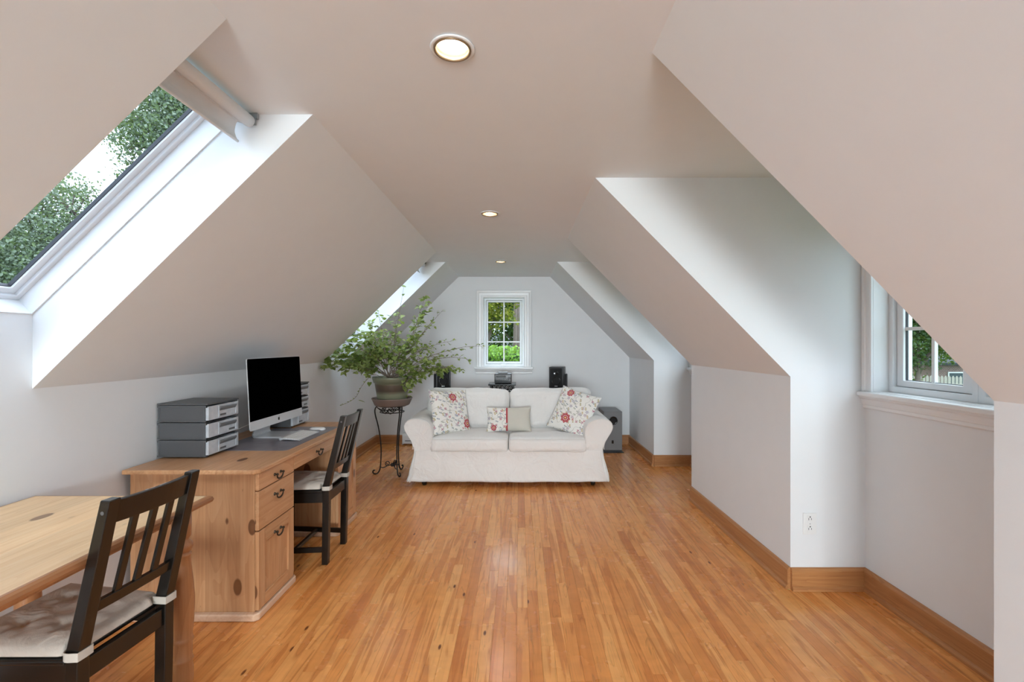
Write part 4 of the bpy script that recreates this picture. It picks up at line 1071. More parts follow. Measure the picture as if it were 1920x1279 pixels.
# skirted base: loft of rounded rectangles, flared and pleated towards the hem
SB = SF + 0.86
def ring_pts(hw_, y0, y1, r, n=14, straight=26):
    pts = []
    cs = [(hw_ - r, y0 + r, -90), (hw_ - r, y1 - r, 0), (-hw_ + r, y1 - r, 90), (-hw_ + r, y0 + r, 180)]
    for q in range(4):
        cx_, cy_, a0 = cs[q]
        for i in range(n + 1): a = R(a0 + 90 * i / n); pts.append((cx_ + r * math.cos(a), cy_ + r * math.sin(a), math.cos(a), math.sin(a)))
        nx_, ny_, a1 = cs[(q + 1) % 4]
        a = R(a0 + 90); e = (cx_ + r * math.cos(a), cy_ + r * math.sin(a)); g = (nx_ + r * math.cos(a), ny_ + r * math.sin(a))
        for i in range(1, straight): t = i / straight; pts.append((e[0] + (g[0] - e[0]) * t, e[1] + (g[1] - e[1]) * t, math.cos(a), math.sin(a)))
    return pts
mb = MB(); lev = [0.055, 0.075, 0.11, 0.16, 0.21, 0.26, 0.30, 0.335, 0.345]
np_ = None
for z in lev:
    t = (0.345 - z) / 0.29
    hw_ = 0.890 + 0.050 * t ** 1.5; rp_ = ring_pts(hw_, SF + 0.012 - 0.028 * t ** 1.4, SB, 0.035)
    np_ = len(rp_)
    for i, (x, y, nx_, ny_) in enumerate(rp_):
        cd = min(math.hypot(abs(x) - hw_, y - SF), 0.5)
        ple = math.exp(-(cd / 0.09) ** 2) * 0.022 * t * math.sin(i * 1.35)
        fold = (noise.noise(Vector((x * 3.2 + z * 2.0, y * 3.2, z * 9))) * 0.014 + noise.noise(Vector((x * 7 + z * 8, y * 9, z * 20 + x * 5))) * 0.007) * (0.25 + t) 
        d = ple + fold
        mb.v.append((SC + x + nx_ * d, y + ny_ * d, z + (0.004 * noise.noise(Vector((x * 4, y * 4, 0))) if z < 0.06 else 0)))
for a in range(len(lev) - 1):
    for i in range(np_): j = (i + 1) % np_; mb.f.append((a * np_ + i, a * np_ + j, (a + 1) * np_ + j, (a + 1) * np_ + i))
mb.f.append(tuple((len(lev) - 1) * np_ + i for i in range(np_))); mb.f.append(tuple(range(np_ - 1, -1, -1)))
mb.build('skirted_base', 'slipcover', T, smooth=True)
for s in (-1, 1):
    for y in (SF + 0.075, SB - 0.1):
        MB().lathe([(0.018, 0.0), (0.024, 0.02), (0.026, 0.06)], (SC + s * 0.80, y, 0), 16).build('foot', 'black_paint', T, smooth=True)
# rolled arms
arm = [(-1.014, .27), (-1.000, .335), (-.993, .372), (-1.004, .42), (-1.036, .475), (-1.066, .525), (-1.078, .565), (-1.068, .602), (-1.036, .630), (-.99, .643), (-.945, .643), (-.895, .630), (-.850, .602), (-.822, .562), (-.812, .51), (-.814, .45), (-.818, .38), (-.818, .27)]
arm = [(p.x, p.z) for p in smooth_path([(a - SC, 0, b) for a, b in arm], 3)]
cxa = sum(p[0] for p in arm) / len(arm); cza = sum(p[1] for p in arm) / len(arm)
for s in (-1, 1):
    mb = MB(); n = len(arm)
    secs = [(SF - 0.008, 0.90), (SF - 0.010, 0.955), (SF - 0.004, 0.985), (SF + 0.012, 1.0)] + [(SF + 0.012 + 0.80 * i / 14, 1.0) for i in range(1, 15)] + [(SB - 0.012, 0.97), (SB - 0.005, 0.9)]
    for (y, k) in secs:
        for (x, z) in arm:
            xx = cxa + (x - cxa) * k; zz = cza + (z - cza) * k
            w = noise.noise(Vector((xx * 5 + s * 3, y * 4.2, zz * 6))) * 0.010 + noise.noise(Vector((xx * 11, y * 12 + s, zz * 14))) * 0.003
            if y < SF + 0.02: w *= 0.2
            dn = Vector((xx - cxa, zz - cza)).normalized() * w
            drop = 0.010 * (y - SF) / 0.8
            tk = max(0, min(1, (0.392 - zz) / 0.07)); yy = y + (0.032 * tk if y < SF + 0.2 else 0); xx += (0.016 * tk if xx < cxa else 0)
            mb.v.append((SC - s * (xx + dn.x), yy, zz + dn.y + drop * (1 if zz > 0.45 else 0)))
    m = len(secs)
    for a in range(m - 1):
        for i in range(n): j = (i + 1) % n; mb.f.append((a * n + i, a * n + j, (a + 1) * n + j, (a + 1) * n + i))
    mb.f.append(tuple(range(n - 1, -1, -1))); mb.f.append(tuple((m - 1) * n + i for i in range(n)))
    ao = mb.build('arm', 'slipcover', T, smooth=True)
    MB().tube([(SC - s * (cxa + (x - cxa) * 0.955), SF - 0.0115, cza + (z - cza) * 0.955) for x, z in arm[4:-4]], 0.0035, 6).build('piping', 'piping', ao, smooth=True)
rbox('back_frame', (SC, SB - 0.085, 0.53), (0.86, 0.085, 0.25), 0.05, 'slipcover', T, wr=0.006, n=(30, 6, 10))
for s in (-1, 1):
    cx_ = SC + s * 0.3675
    so = rbox('seat_cushion', (cx_, SF + 0.325, 0.392), (0.366, 0.335, 0.066), 0.03, 'slipcover', T, puff=(0.002, 0.010, 0.018), wr=0.006, seed=s * 4.0, n=(26, 22, 6))
    for z in (0.444, 0.338):
        path = []
        for i in range(41):
            t = i / 40 * 2 - 1; path.append((cx_ + 0.352 * t, SF - 0.009 + 0.006 * t ** 4 - 0.007 * (1 - t ** 4), z + 0.004 * (1 - t ** 4) * (1 if z > 0.4 else -1)))
        MB().tube(path, 0.0035, 6).build('piping', 'piping', so, smooth=True)
    Mt = Matrix.Rotation(R(-13), 4, 'X') @ Matrix.Rotation(R(s * -1.0), 4, 'Y')
    bo = rbox('back_cushion', (SC + s * 0.432, SF + 0.585, 0.655), (0.428, 0.095, 0.205), 0.06, 'slipcover', T, puff=(0.006, 0.035, 0.012), wr=0.012, seed=s * 9.0, n=(28, 8, 18), M=Mt)

# throw pillows: local x/y is the print plane, z the thickness
def pillow(name, label, w, h, t, mat, Mw, trim=None):
    N_ = 26; mb = MB(); S_ = N_ + 1
    for sgn in (1, -1):
        for i in range(S_):
            for j in range(S_):
                u = i / N_ * 2 - 1; v = j / N_ * 2 - 1
                f_ = max(0, (1 - abs(u) ** 2.6)) ** 0.6 * max(0, (1 - abs(v) ** 2.6)) ** 0.6
                x = w / 2 * u * (1 - 0.07 * (1 - v * v) * abs(u)); y = h / 2 * v * (1 - 0.07 * (1 - u * u) * abs(v))
                z = sgn * (t / 2 * f_ + 0.002)
                z += (noise.noise(Vector((x * 11, y * 11, sgn * 3 + w * 7))) * 0.010) * f_
                mb.v.append((x, y, z))
    off = S_ * S_
    q = [(i * S_ + j, (i + 1) * S_ + j, (i + 1) * S_ + j + 1, i * S_ + j + 1) for i in range(N_) for j in range(N_)]
    mb.f = q + [tuple(off + a for a in reversed(f_)) for f_ in q]
    rim = [j for j in range(S_)] + [i * S_ + N_ for i in range(1, S_)] + [N_ * S_ + j for j in range(N_ - 1, -1, -1)] + [i * S_ for i in range(N_ - 1, 0, -1)]
    mb.f += [(rim[a], rim[(a + 1) % len(rim)], off + rim[(a + 1) % len(rim)], off + rim[a]) for a in range(len(rim))]
    o = thing(name, label, 'pillow', w=False, group='throw pillows on the sofa')
    o.matrix_world = Mw
    if trim is None:
        mb.build('cover', mat, o, smooth=True)
    else:
        # two-fabric cover: print left of the ribbon, linen right of it
        full = mb
        for nm, mt, test in (('printed_cover', mat, lambda x: x < trim), ('linen_cover', 'beige_linen', lambda x: x >= trim)):
            m2 = MB(); m2.v = list(full.v)
            m2.f = [f_ for f_ in full.f if test(sum(full.v[a][0] for a in f_) / len(f_))]
            used = sorted({a for f_ in m2.f for a in f_}); mp = {a: i for i, a in enumerate(used)}
            m2.v = [full.v[a] for a in used]; m2.f = [tuple(mp[a] for a in f_) for f_ in m2.f]
            m2.build(nm, mt, o, smooth=True)
        prof_ = []
        for sgn in (1, -1):
            for j in range(41):
                v = (j / 40 * 2 - 1) * sgn; u = trim / (w / 2)
                f_ = max(0, (1 - abs(u) ** 2.6)) ** 0.6 * max(0, (1 - abs(v) ** 2.6)) ** 0.6
                prof_.append((v * h / 2 * (1 - 0.07 * (1 - u * u) * abs(v)), sgn * (t / 2 * f_ + 0.007)))
        n = len(prof_)
        vs = [(trim + dx, y, z) for dx in (-0.008, 0.008) for (y, z) in prof_]
        MB().add(vs, [(i, (i + 1) % n, n + (i + 1) % n, n + i) for i in range(n)]).build('ribbon', 'red_trim', o)
    return o
def basis(loc, X, Y):
    X = Vector(X).normalized(); Y = Vector(Y); Y = (Y - X * Y.dot(X)).normalized(); Z = X.cross(Y)
    return Matrix(((X.x, Y.x, Z.x, loc[0]), (X.y, Y.y, Z.y, loc[1]), (X.z, Y.z, Z.z, loc[2]), (0, 0, 0, 1)))
pillow('throw_pillow', 'square floral throw pillow against the left sofa arm', 0.43, 0.45, 0.12, 'floral_left', basis((-0.690, 4.555, 0.665), (0.76, 0.62, -0.06), (-0.24, 0.22, 0.94)))
pillow('throw_pillow', 'square floral throw pillow tilted against the right sofa arm', 0.43, 0.45, 0.12, 'floral_right', basis((0.535, 4.545, 0.665), (0.80, -0.52, -0.24), (0.40, 0.22, 0.88)))
pillow('lumbar_pillow', 'small oblong pillow half floral, half beige linen with red ribbon', 0.45, 0.245, 0.10, 'floral_middle', basis((-0.105, 4.565, 0.588), (1, 0.02, 0.01), (0.0, 0.30, 0.95)), trim=-0.02)

# ------------------------------------------------------------------ speakers, stereo, side table, subwoofer
def speaker(label, cx_, yf, z0, rz):
    S = thing('speaker_stand', label[1], 'speaker stand', (cx_, yf + 0.1, 0), rz, 'speaker stands behind the sofa', w=False)
    MB().prism(rrect(-0.13, 0.13, -0.13, 0.13, 0.02), 'z', 0, 0.018).build('base', 'black_plastic', S, bevel=0.003)
    MB().tube([(0, 0.02, 0.017), (0, 0.02, z0 - 0.011)], 0.02, 16).build('pole', 'black_plastic', S, smooth=True)
    MB().prism(rrect(-0.10, 0.10, -0.10, 0.10, 0.012), 'z', z0 - 0.012, z0 - 0.001).build('top_plate', 'black_plastic', S, bevel=0.002)
    fx = 1 if cx_ > 0 else -1
    MB().prism([(fx * 0.092, -0.02), (fx * 0.118, 0.0), (fx * 0.122, 0.05), (fx * 0.112, 0.10), (fx * 0.092, 0.10)], 'z', z0 - 0.03, z0 + 0.20).build('side_bracket', 'black_plastic', S, bevel=0.008)
    T = thing('bookshelf_speaker', label[0], 'speaker', (cx_, yf + 0.1, z0), rz, 'black speakers behind the sofa', w=False)
    bx('cabinet', -0.09, 0.09, -0.088, 0.10, 0.0, 0.288, 'black_plastic', T, 0.006, 3)
    g = MB().prism([(p[0], p[1]) for p in rrect(-0.075, 0.075, 0.03, 0.275, 0.012)], 'y', -0.096, -0.0885).build('grille', 'grille', T, bevel=0.003)
    bx('badge', -0.018, 0.018, -0.0975, -0.0955, 0.048, 0.058, 'steel', g)
    MB().lathe([(0.0005, 0), (0.02, 0.001), (0.03, 0.004), (0.031, 0.006), (0.027, 0.006), (0.018, 0.003), (0.0005, 0.002)], n=24).xf(Matrix.Translation((0, -0.0965, 0.215)) @ Matrix.Rotation(R(90), 4, 'X')).build('tweeter_ring', 'black_gloss', g, smooth=True)
    MB().lathe([(0.045, 0), (0.052, 0), (0.055, 0.003), (0.052, 0.005), (0.045, 0.005)], n=28, closed=True).xf(Matrix.Translation((0, -0.0955, 0.118)) @ Matrix.Rotation(R(90), 4, 'X')).build('woofer_ring', 'black_gloss', g, smooth=True)
    return T
speaker(('black speaker behind the left end of the sofa, partly behind leaves', 'black stand under the left speaker'), -0.955, 5.66, 0.765, R(8))
speaker(('black speaker behind the right end of the sofa', 'black stand under the right speaker'), 0.475, 5.66, 0.765, R(-14))

T = thing('carved_stand', 'small dark carved stand behind the sofa under the window', 'side table', (-0.215, 5.78, 0))
bx('top', -0.385, -0.045, 5.64, 5.92, 0.826, 0.846, 'black_paint', T, 0.004)
for x in (-0.365, -0.085):
    for y in (5.66, 5.88): bx('leg', x, x + 0.02, y, y + 0.02, 0, 0.8255, 'black_paint', T, 0.002)
for (y0) in (5.662, 5.892):
    fr = bx('apron', -0.344, -0.086, y0, y0 + 0.008, 0.748, 0.757, 'black_paint', T)
    for i in range(5):
        cx_ = -0.344 + 0.0258 + i * 0.0516
        MB().tube([(cx_ + 0.024 * math.cos(a), y0 + 0.004, 0.79 + 0.032 * math.sin(a)) for a in [2 * PI * k / 20 for k in range(20)]], 0.0045, 6, closed=True).build('fretwork', 'black_paint', fr)
        MB().tube([(cx_ + 0.011 * math.cos(a), y0 + 0.004, 0.79 + 0.013 * math.sin(a)) for a in [2 * PI * k / 12 for k in range(12)]], 0.0035, 6, closed=True).build('fretwork', 'black_paint', fr)
bx('shelf', -0.37, -0.06, 5.66, 5.90, 0.20, 0.215, 'black_paint', T, 0.003)
T = thing('mini_stereo', 'small black stereo on the carved stand below the window', 'stereo', (-0.205, 5.78, 0.846))
bx('case', -0.310, -0.100, 5.685, 5.90, 0.8525, 0.968, 'black_plastic', T, 0.006, 3)
for x in (-0.29, -0.135): 
    for y in (5.70, 5.86): MB().lathe([(0.009, 0), (0.01, 0.007)], (x + 0.008, y, 0.8462), 10).build('foot', 'black_plastic', T)
fp = bx('front_panel', -0.303, -0.107, 5.680, 5.6848, 0.866, 0.955, 'black_gloss', T, 0.002)
bx('display', -0.29, -0.17, 5.6785, 5.6799, 0.925, 0.947, 'label_dark', fp)
for i in range(6): bx('button', -0.29 + i * 0.023, -0.274 + i * 0.023, 5.6775, 5.6799, 0.897, 0.907, 'sub_grey', fp)
MB().lathe([(0.014, 0), (0.014, 0.008), (0.011, 0.011)], n=20).xf(Matrix.Translation((-0.13, 5.6799, 0.915)) @ Matrix.Rotation(R(90), 4, 'X')).build('volume_knob', 'sub_grey', fp, smooth=True)
MB().prism([(5.70, 0.9685), (5.715, 0.985), (5.84, 0.988), (5.86, 0.9685)], 'x', -0.265, -0.150).build('disc_lid', 'sub_grey', T, bevel=0.003)

T = thing('subwoofer', 'grey floor subwoofer with round port beside the right sofa arm', 'speaker', (1.153, 5.85, 0))
mb = MB().prism([(p[0], p[1]) for p in rrect(1.04, 1.266, 0.03, 0.507, 0.006)], 'y', 5.652, 6.04); cab = mb.build('cabinet', 'sub_grey', T, bevel=0.003)
bx('plinth', 1.035, 1.258, 5.66, 6.03, 0.006, 0.0295, 'black_plastic', T); bx('base_plate', 1.028, 1.285, 5.63, 6.05, 0.0, 0.0058, 'black_plastic', T)
MB().lathe([(0.036, 0.0), (0.052, 0.0), (0.053, 0.004), (0.048, 0.006), (0.040, 0.004)], n=36, closed=True).xf(Matrix.Translation((1.156, 5.652, 0.394)) @ Matrix.Rotation(R(90), 4, 'X')).build('port_ring', 'black_gloss', T, smooth=True)
MB().lathe([(0.0005, 0), (0.037, 0.0), (0.037, 0.002), (0.0005, 0.001)], n=30).xf(Matrix.Translation((1.156, 5.652, 0.394)) @ Matrix.Rotation(R(90), 4, 'X')).build('port', 'grille', T)
bx('badge', 1.136, 1.160, 5.6495, 5.652, 0.112, 0.152, 'black_gloss', T)

# ------------------------------------------------------------------ plant stand
PC = Vector((-1.314, 4.735, 0))
T = thing('plant_stand', 'black wrought-iron scroll plant stand beside the sofa', 'plant stand', PC, w=False)
angs = [R(190), R(-50), R(70)]
for a in angs:
    ca, sa = math.cos(a), math.sin(a)
    prof_ = [(0.135, 0.700), (0.160, 0.690), (0.172, 0.655), (0.165, 0.60), (0.140, 0.50), (0.120, 0.38), (0.110, 0.26), (0.112, 0.15), (0.118, 0.075), (0.128, 0.035), (0.150, 0.0085), (0.178, 0.0085), (0.192, 0.026), (0.184, 0.044), (0.170, 0.040)]
    MB().tube([(r * ca, r * sa, z) for r, z in [(p.x, p.z) for p in smooth_path([(r, 0, z) for r, z in prof_], 6)]], 0.0065, 10).build('leg', 'iron', T, smooth=True)
for r, z in ((0.142, 0.704), (0.120, 0.640)):
    MB().tube([(r * math.cos(t), r * math.sin(t), z) for t in [2 * PI * k / 48 for k in range(48)]], 0.005, 8, closed=True).build('ring', 'iron', T, smooth=True)
def spiral(c, r0, turns, a0, hand, U, V, n=40):
    return [Vector(c) + U * (r0 * (1 - 0.75 * t) * math.cos(a0 + hand * turns * 2 * PI * t)) + V * (r0 * (1 - 0.75 * t) * math.sin(a0 + hand * turns * 2 * PI * t)) for t in [i / n for i in range(n + 1)]]
Zv = Vector((0, 0, 1))
for i in range(3):
    a0 = Vector((math.cos(angs[i]), math.sin(angs[i]), 0)); a1 = Vector((math.cos(angs[(i + 1) % 3]), math.sin(angs[(i + 1) % 3]), 0))
    p0, p1 = a0 * 0.150, a1 * 0.150; U = (p1 - p0).normalized(); mid = (p0 + p1) / 2
    # drooping garland under the top, with two scrolls
    g = [p0 + Zv * 0.685, p0 + U * 0.05 + Zv * 0.655, mid - U * 0.03 + Zv * 0.628, mid + Zv * 0.650, mid + U * 0.03 + Zv * 0.628, p1 - U * 0.05 + Zv * 0.655, p1 + Zv * 0.685]
    MB().tube(smooth_path(g, 8), 0.0042, 8).build('garland', 'iron', T, smooth=True)
    for s in (-1, 1):
        MB().tube(spiral(mid + U * (s * 0.055) + Zv * 0.672, 0.024, 1.3, PI / 2, s, U, Zv), 0.004, 7).build('scroll', 'iron', T, smooth=True)
    MB().lathe([(0.0006, 0), (0.010, 0.008), (0.008, 0.02), (0.0006, 0.028)], mid + Zv * 0.640, 10).build('leaf_ornament', 'iron', T, smooth=True)
    # low stretcher with scrolls meeting in the middle
    st = [a0 * 0.120 + Zv * 0.075, a0 * 0.085 + Zv * 0.066, a0 * 0.05 + Zv * 0.082, a0 * 0.012 + Zv * 0.092]
    MB().tube(smooth_path(st, 8), 0.0048, 8).build('stretcher', 'iron', T, smooth=True)
    MB().tube(spiral(a0 * 0.045 + Zv * 0.108, 0.026, 1.4, -PI / 2, 1, a0, Zv), 0.0048, 8).build('scroll', 'iron', T, smooth=True)
MB().lathe([(0.001, 0.07), (0.014, 0.078), (0.018, 0.092), (0.012, 0.106), (0.001, 0.112)], n=14).build('boss', 'iron', T, smooth=True)
MB().tube([(-0.14, 0, 0.704), (0.14, 0, 0.704)], 0.0045, 8).build('cross_bar', 'iron', T); MB().tube([(0, -0.14, 0.704), (0, 0.14, 0.704)], 0.0045, 8).build('cross_bar', 'iron', T)
o = MB().lathe([(0.001, 0.0), (0.168, 0.0), (0.176, 0.006), (0.200, 0.062), (0.206, 0.070), (0.203, 0.076), (0.196, 0.074), (0.190, 0.066), (0.166, 0.014), (0.001, 0.012)], n=56).build('plant_saucer', 'saucer', smooth=True)
o.location = PC + Zv * 0.7095; tag(o, 'brown clay saucer under the green plant pot', 'saucer')

# ------------------------------------------------------------------ potted plant
POT = PC + Zv * 0.722
T = thing('potted_plant', 'sprawling leafy houseplant in a green and brown glazed pot', 'potted plant', POT, w=False)
MB().lathe([(0.001, 0.0), (0.136, 0.0), (0.142, 0.006), (0.172, 0.205), (0.174, 0.218), (0.186, 0.222), (0.198, 0.262), (0.199, 0.276), (0.194, 0.280), (0.184, 0.276), (0.172, 0.225), (0.165, 0.222), (0.16, 0.245), (0.001, 0.250)], n=64).build('pot', 'glazed_pot', T, smooth=True)
mb = MB(); rnd = random.Random(8)
mb.lathe([(0.001, 0.2505), (0.10, 0.2515), (0.165, 0.2475), (0.166, 0.2460), (0.001, 0.2495)], n=30); mb.build('soil', 'soil', T)
rnd = random.Random(21)
stems = MB(); leaves = []       # leaf: (pos, normal, dir, size)
ZS = 0.265
def slope_ok(p):
    """keep foliage inside the room: p in world coordinates"""
    if p.x < XL + 0.03: p.x = XL + 0.03
    zmax = H - 0.03
    sl_ = H - (CL - p.x) * (H - K) / (CL - XL) - 0.025
    if p.x < CL and not (SK[2][0] + 0.03 < p.y < SK[2][1] - 0.03): zmax = min(zmax, sl_)
    if p.z > zmax: p.z = zmax
    return p
def leaf_at(p, d, size):
    p = slope_ok(p.copy())
    nrm = Vector((rnd.gauss(0, 0.55), rnd.gauss(-0.35, 0.5), 0.75 + rnd.random() * 0.5)).normalized()
    leaves.append((p - POT, nrm, d, size * 1.28))
def twig(p, d, length, size, step, droop):
    n = max(3, int(length / 0.025)); pts = [p.copy()]; q = p.copy(); dd = d.normalized()
    for i in range(n):
        dd = (dd + Vector((rnd.gauss(0, 0.12), rnd.gauss(0, 0.12), rnd.gauss(0, 0.10) - droop))).normalized()
        q = slope_ok(q + dd * length / n); pts.append(q.copy())
    stems.tube([a - POT for a in pts], [0.0016 * (1 - 0.5 * i / n) for i in range(n + 1)], 5)
    L = 0.0
    acc = 0.0
    for i in range(1, len(pts)):
        acc += (pts[i] - pts[i - 1]).length
        while acc > step:
            acc -= step
            side = dd.cross(Vector((rnd.gauss(0, 1), rnd.gauss(0, 1), rnd.gauss(0, 1)))).normalized()
            leaf_at(pts[i] + side * 0.004, (side + dd * 0.6).normalized(), size * rnd.uniform(0.6, 1.15))
    leaf_at(pts[-1], dd, size * rnd.uniform(0.5, 0.9))
# (pixel x, y, depth, bow height, twigs, twig length, leaf size, leaf step)
TIPS = [
 (606, 688, 4.42, .10, 16, .14, .040, .019), (622, 660, 4.50, .14, 16, .14, .040, .019), (640, 640, 4.56, .16, 17, .15, .040, .019), (662, 618, 4.62, .15, 16, .15, .038, .020),
 (648, 690, 4.45, .10, 15, .13, .040, .019), (690, 655, 4.50, .10, 16, .13, .040, .020), (668, 668, 4.62, .10, 15, .13, .040, .020), (688, 606, 4.70, .12, 14, .14, .036, .021), (632, 672, 4.62, .12, 16, .14, .040, .018),
 (709, 584, 4.66, .05, 9, .09, .036, .026), (757, 538, 4.78, .03, 5, .06, .044, .034), (742, 610, 4.72, .04, 11, .14, .034, .026), (770, 632, 4.60, .05, 11, .15, .034, .026),
 (796, 560, 4.80, .05, 12, .09, .040, .021), (806, 568, 4.78, .06, 13, .08, .042, .020), (830, 582, 4.86, .07, 7, .08, .024, .026),
 (905, 649, 4.70, .19, 15, .08, .022, .022), (880, 674, 4.66, .20, 15, .08, .022, .023), (866, 693, 4.60, .13, 17, .10, .030, .022), (846, 640, 4.80, .16, 14, .12, .022, .022),
 (842, 690, 4.50, .12, 16, .11, .034, .021), (818, 668, 4.52, .12, 15, .13, .032, .023), (812, 606, 4.82, .10, 14, .13, .022, .022), (826, 700, 4.56, .09, 13, .10, .034, .022),
 (772, 726, 4.535, .13, 9, .06, .038, .02), (766, 742, 4.525, .13, 8, .05, .036, .02), (782, 716, 4.55, .12, 8, .07, .038, .021),
 (700, 625, 4.56, .08, 13, .14, .036, .022), (740, 590, 4.86, .05, 11, .13, .030, .024), (800, 650, 4.62, .10, 12, .13, .028, .023), (760, 690, 4.46, .08, 10, .10, .034, .022),
 (720, 650, 4.48, .06, 12, .13, .038, .022), (750, 660, 4.44, .06, 11, .13, .034, .024), (785, 600, 4.90, .05, 12, .14, .024, .024), (725, 620, 4.90, .06, 12, .14, .028, .024)]
for (ux, uy, D, bow, nt_, tl, ls, stp) in TIPS:
    tip = slope_ok(px(ux, uy, D))
    a = rnd.uniform(0, 2 * PI); r = rnd.uniform(0.01, 0.07)
    base_ = POT + Vector((r * math.cos(a), r * math.sin(a), 0.25))
    mid = base_.lerp(tip, 0.45) + Zv * bow + Vector((rnd.gauss(0, .015), rnd.gauss(0, .015), 0))
    pts = []; n = 16
    for i in range(n + 1):
        t = i / n; p = base_ * (1 - t) ** 2 + mid * 2 * t * (1 - t) + tip * t * t
        p += Vector((noise.noise(Vector((t * 4, ux, 0))), noise.noise(Vector((t * 4, uy, 5))), noise.noise(Vector((t * 4, ux, 9))))) * 0.018 * math.sin(PI * t)
        pts.append(slope_ok(p))
    stems.tube([p - POT for p in pts], [0.0052 * (1 - 0.78 * i / n) for i in range(n + 1)], 6)
    nt_ = int(nt_ * 1.35)
    for k_ in range(nt_):
        t = 0.30 + 0.70 * (k_ + rnd.random()) / nt_; i = min(n - 1, int(t * n)); p = pts[i].lerp(pts[i + 1], t * n - i)
        d = (pts[i + 1] - pts[i]).normalized(); side = d.cross(Vector((rnd.gauss(0, 1), rnd.gauss(0, 1), rnd.gauss(0, 1)))).normalized()
        twig(p, d * 0.8 + side * 0.8, tl * rnd.uniform(0.4, 1.1) * (1.1 - 0.5 * t), ls, stp, 0.05)
    leaf_at(tip, (pts[-1] - pts[-2]).normalized(), ls)
# one nearly bare trailing shoot at the lower left
tr = smooth_path([POT + Vector((-0.06, -0.05, 0.26)), px(700, 702, 4.56), px(688, 712, 4.54), px(676, 728, 4.53), px(668, 744, 4.53), px(654, 754, 4.53), px(640, 760, 4.53)], 6)
stems.tube([p - POT for p in tr], [0.003 - 0.0018 * i / len(tr) for i in range(len(tr))], 6)
for i in range(12, len(tr), 2):
    leaf_at(tr[i], Vector((-0.8, -0.1, rnd.choice((-.3, .5)))).normalized(), 0.014)
leaf_at(px(693, 717, 4.52), Vector((0, 0, -1)), 0.036); leaf_at(px(673, 751, 4.52), Vector((0.5, 0, -1)), 0.045)
stems.build('stems', 'stem', T, smooth=True, fixn=False)
LV = [(0, 0, 0), (0.30, -0.10, 0.03), (0.50, 0.18, 0.07), (0.40, 0.52, 0.05), (0.20, 0.80, 0.0), (0, 1.08, -0.10), (-0.20, 0.80, 0.0), (-0.40, 0.52, 0.05), (-0.50, 0.18, 0.07), (-0.30, -0.10, 0.03), (0, 0.45, -0.02)]
LF = [(10, 0, 1, 2), (10, 2, 3), (10, 3, 4, 5), (10, 5, 6, 7), (10, 7, 8), (10, 8, 9, 0)]
def leaf_basis(nrm, d):
    Y = (d - nrm * d.dot(nrm)); Y = Y.normalized() if Y.length > 1e-4 else nrm.orthogonal().normalized()
    X = Y.cross(nrm); return X, Y, nrm
lm = MB().add(LV, LF, 0.0).build('leaf', 'houseplant_leaf', T, smooth=True, fixn=False).data
bpy.data.objects.remove(bpy.data.objects['leaf'])
leaves.sort(key=lambda l: -l[3] / (POT.y + l[0].y))
st = MB()
for i, (p, nrm, d, s) in enumerate(leaves):
    X, Y, Z_ = leaf_basis(nrm, d)
    if i < 300:
        o = bpy.data.objects.new('leaf', lm); C.objects.link(o); o.parent = T
        o.matrix_local = Matrix(((X.x * s, Y.x * s, Z_.x * s, p.x), (X.y * s, Y.y * s, Z_.y * s, p.y), (X.z * s, Y.z * s, Z_.z * s, p.z), (0, 0, 0, 1)))
    else:
        st.add([p + (X * a + Y * b + Z_ * c_) * s for a, b, c_ in LV], LF, rnd.random())
o = st.build('small_leaves', 'houseplant_leaf', T, smooth=True, fixn=False); o['kind'] = 'stuff'

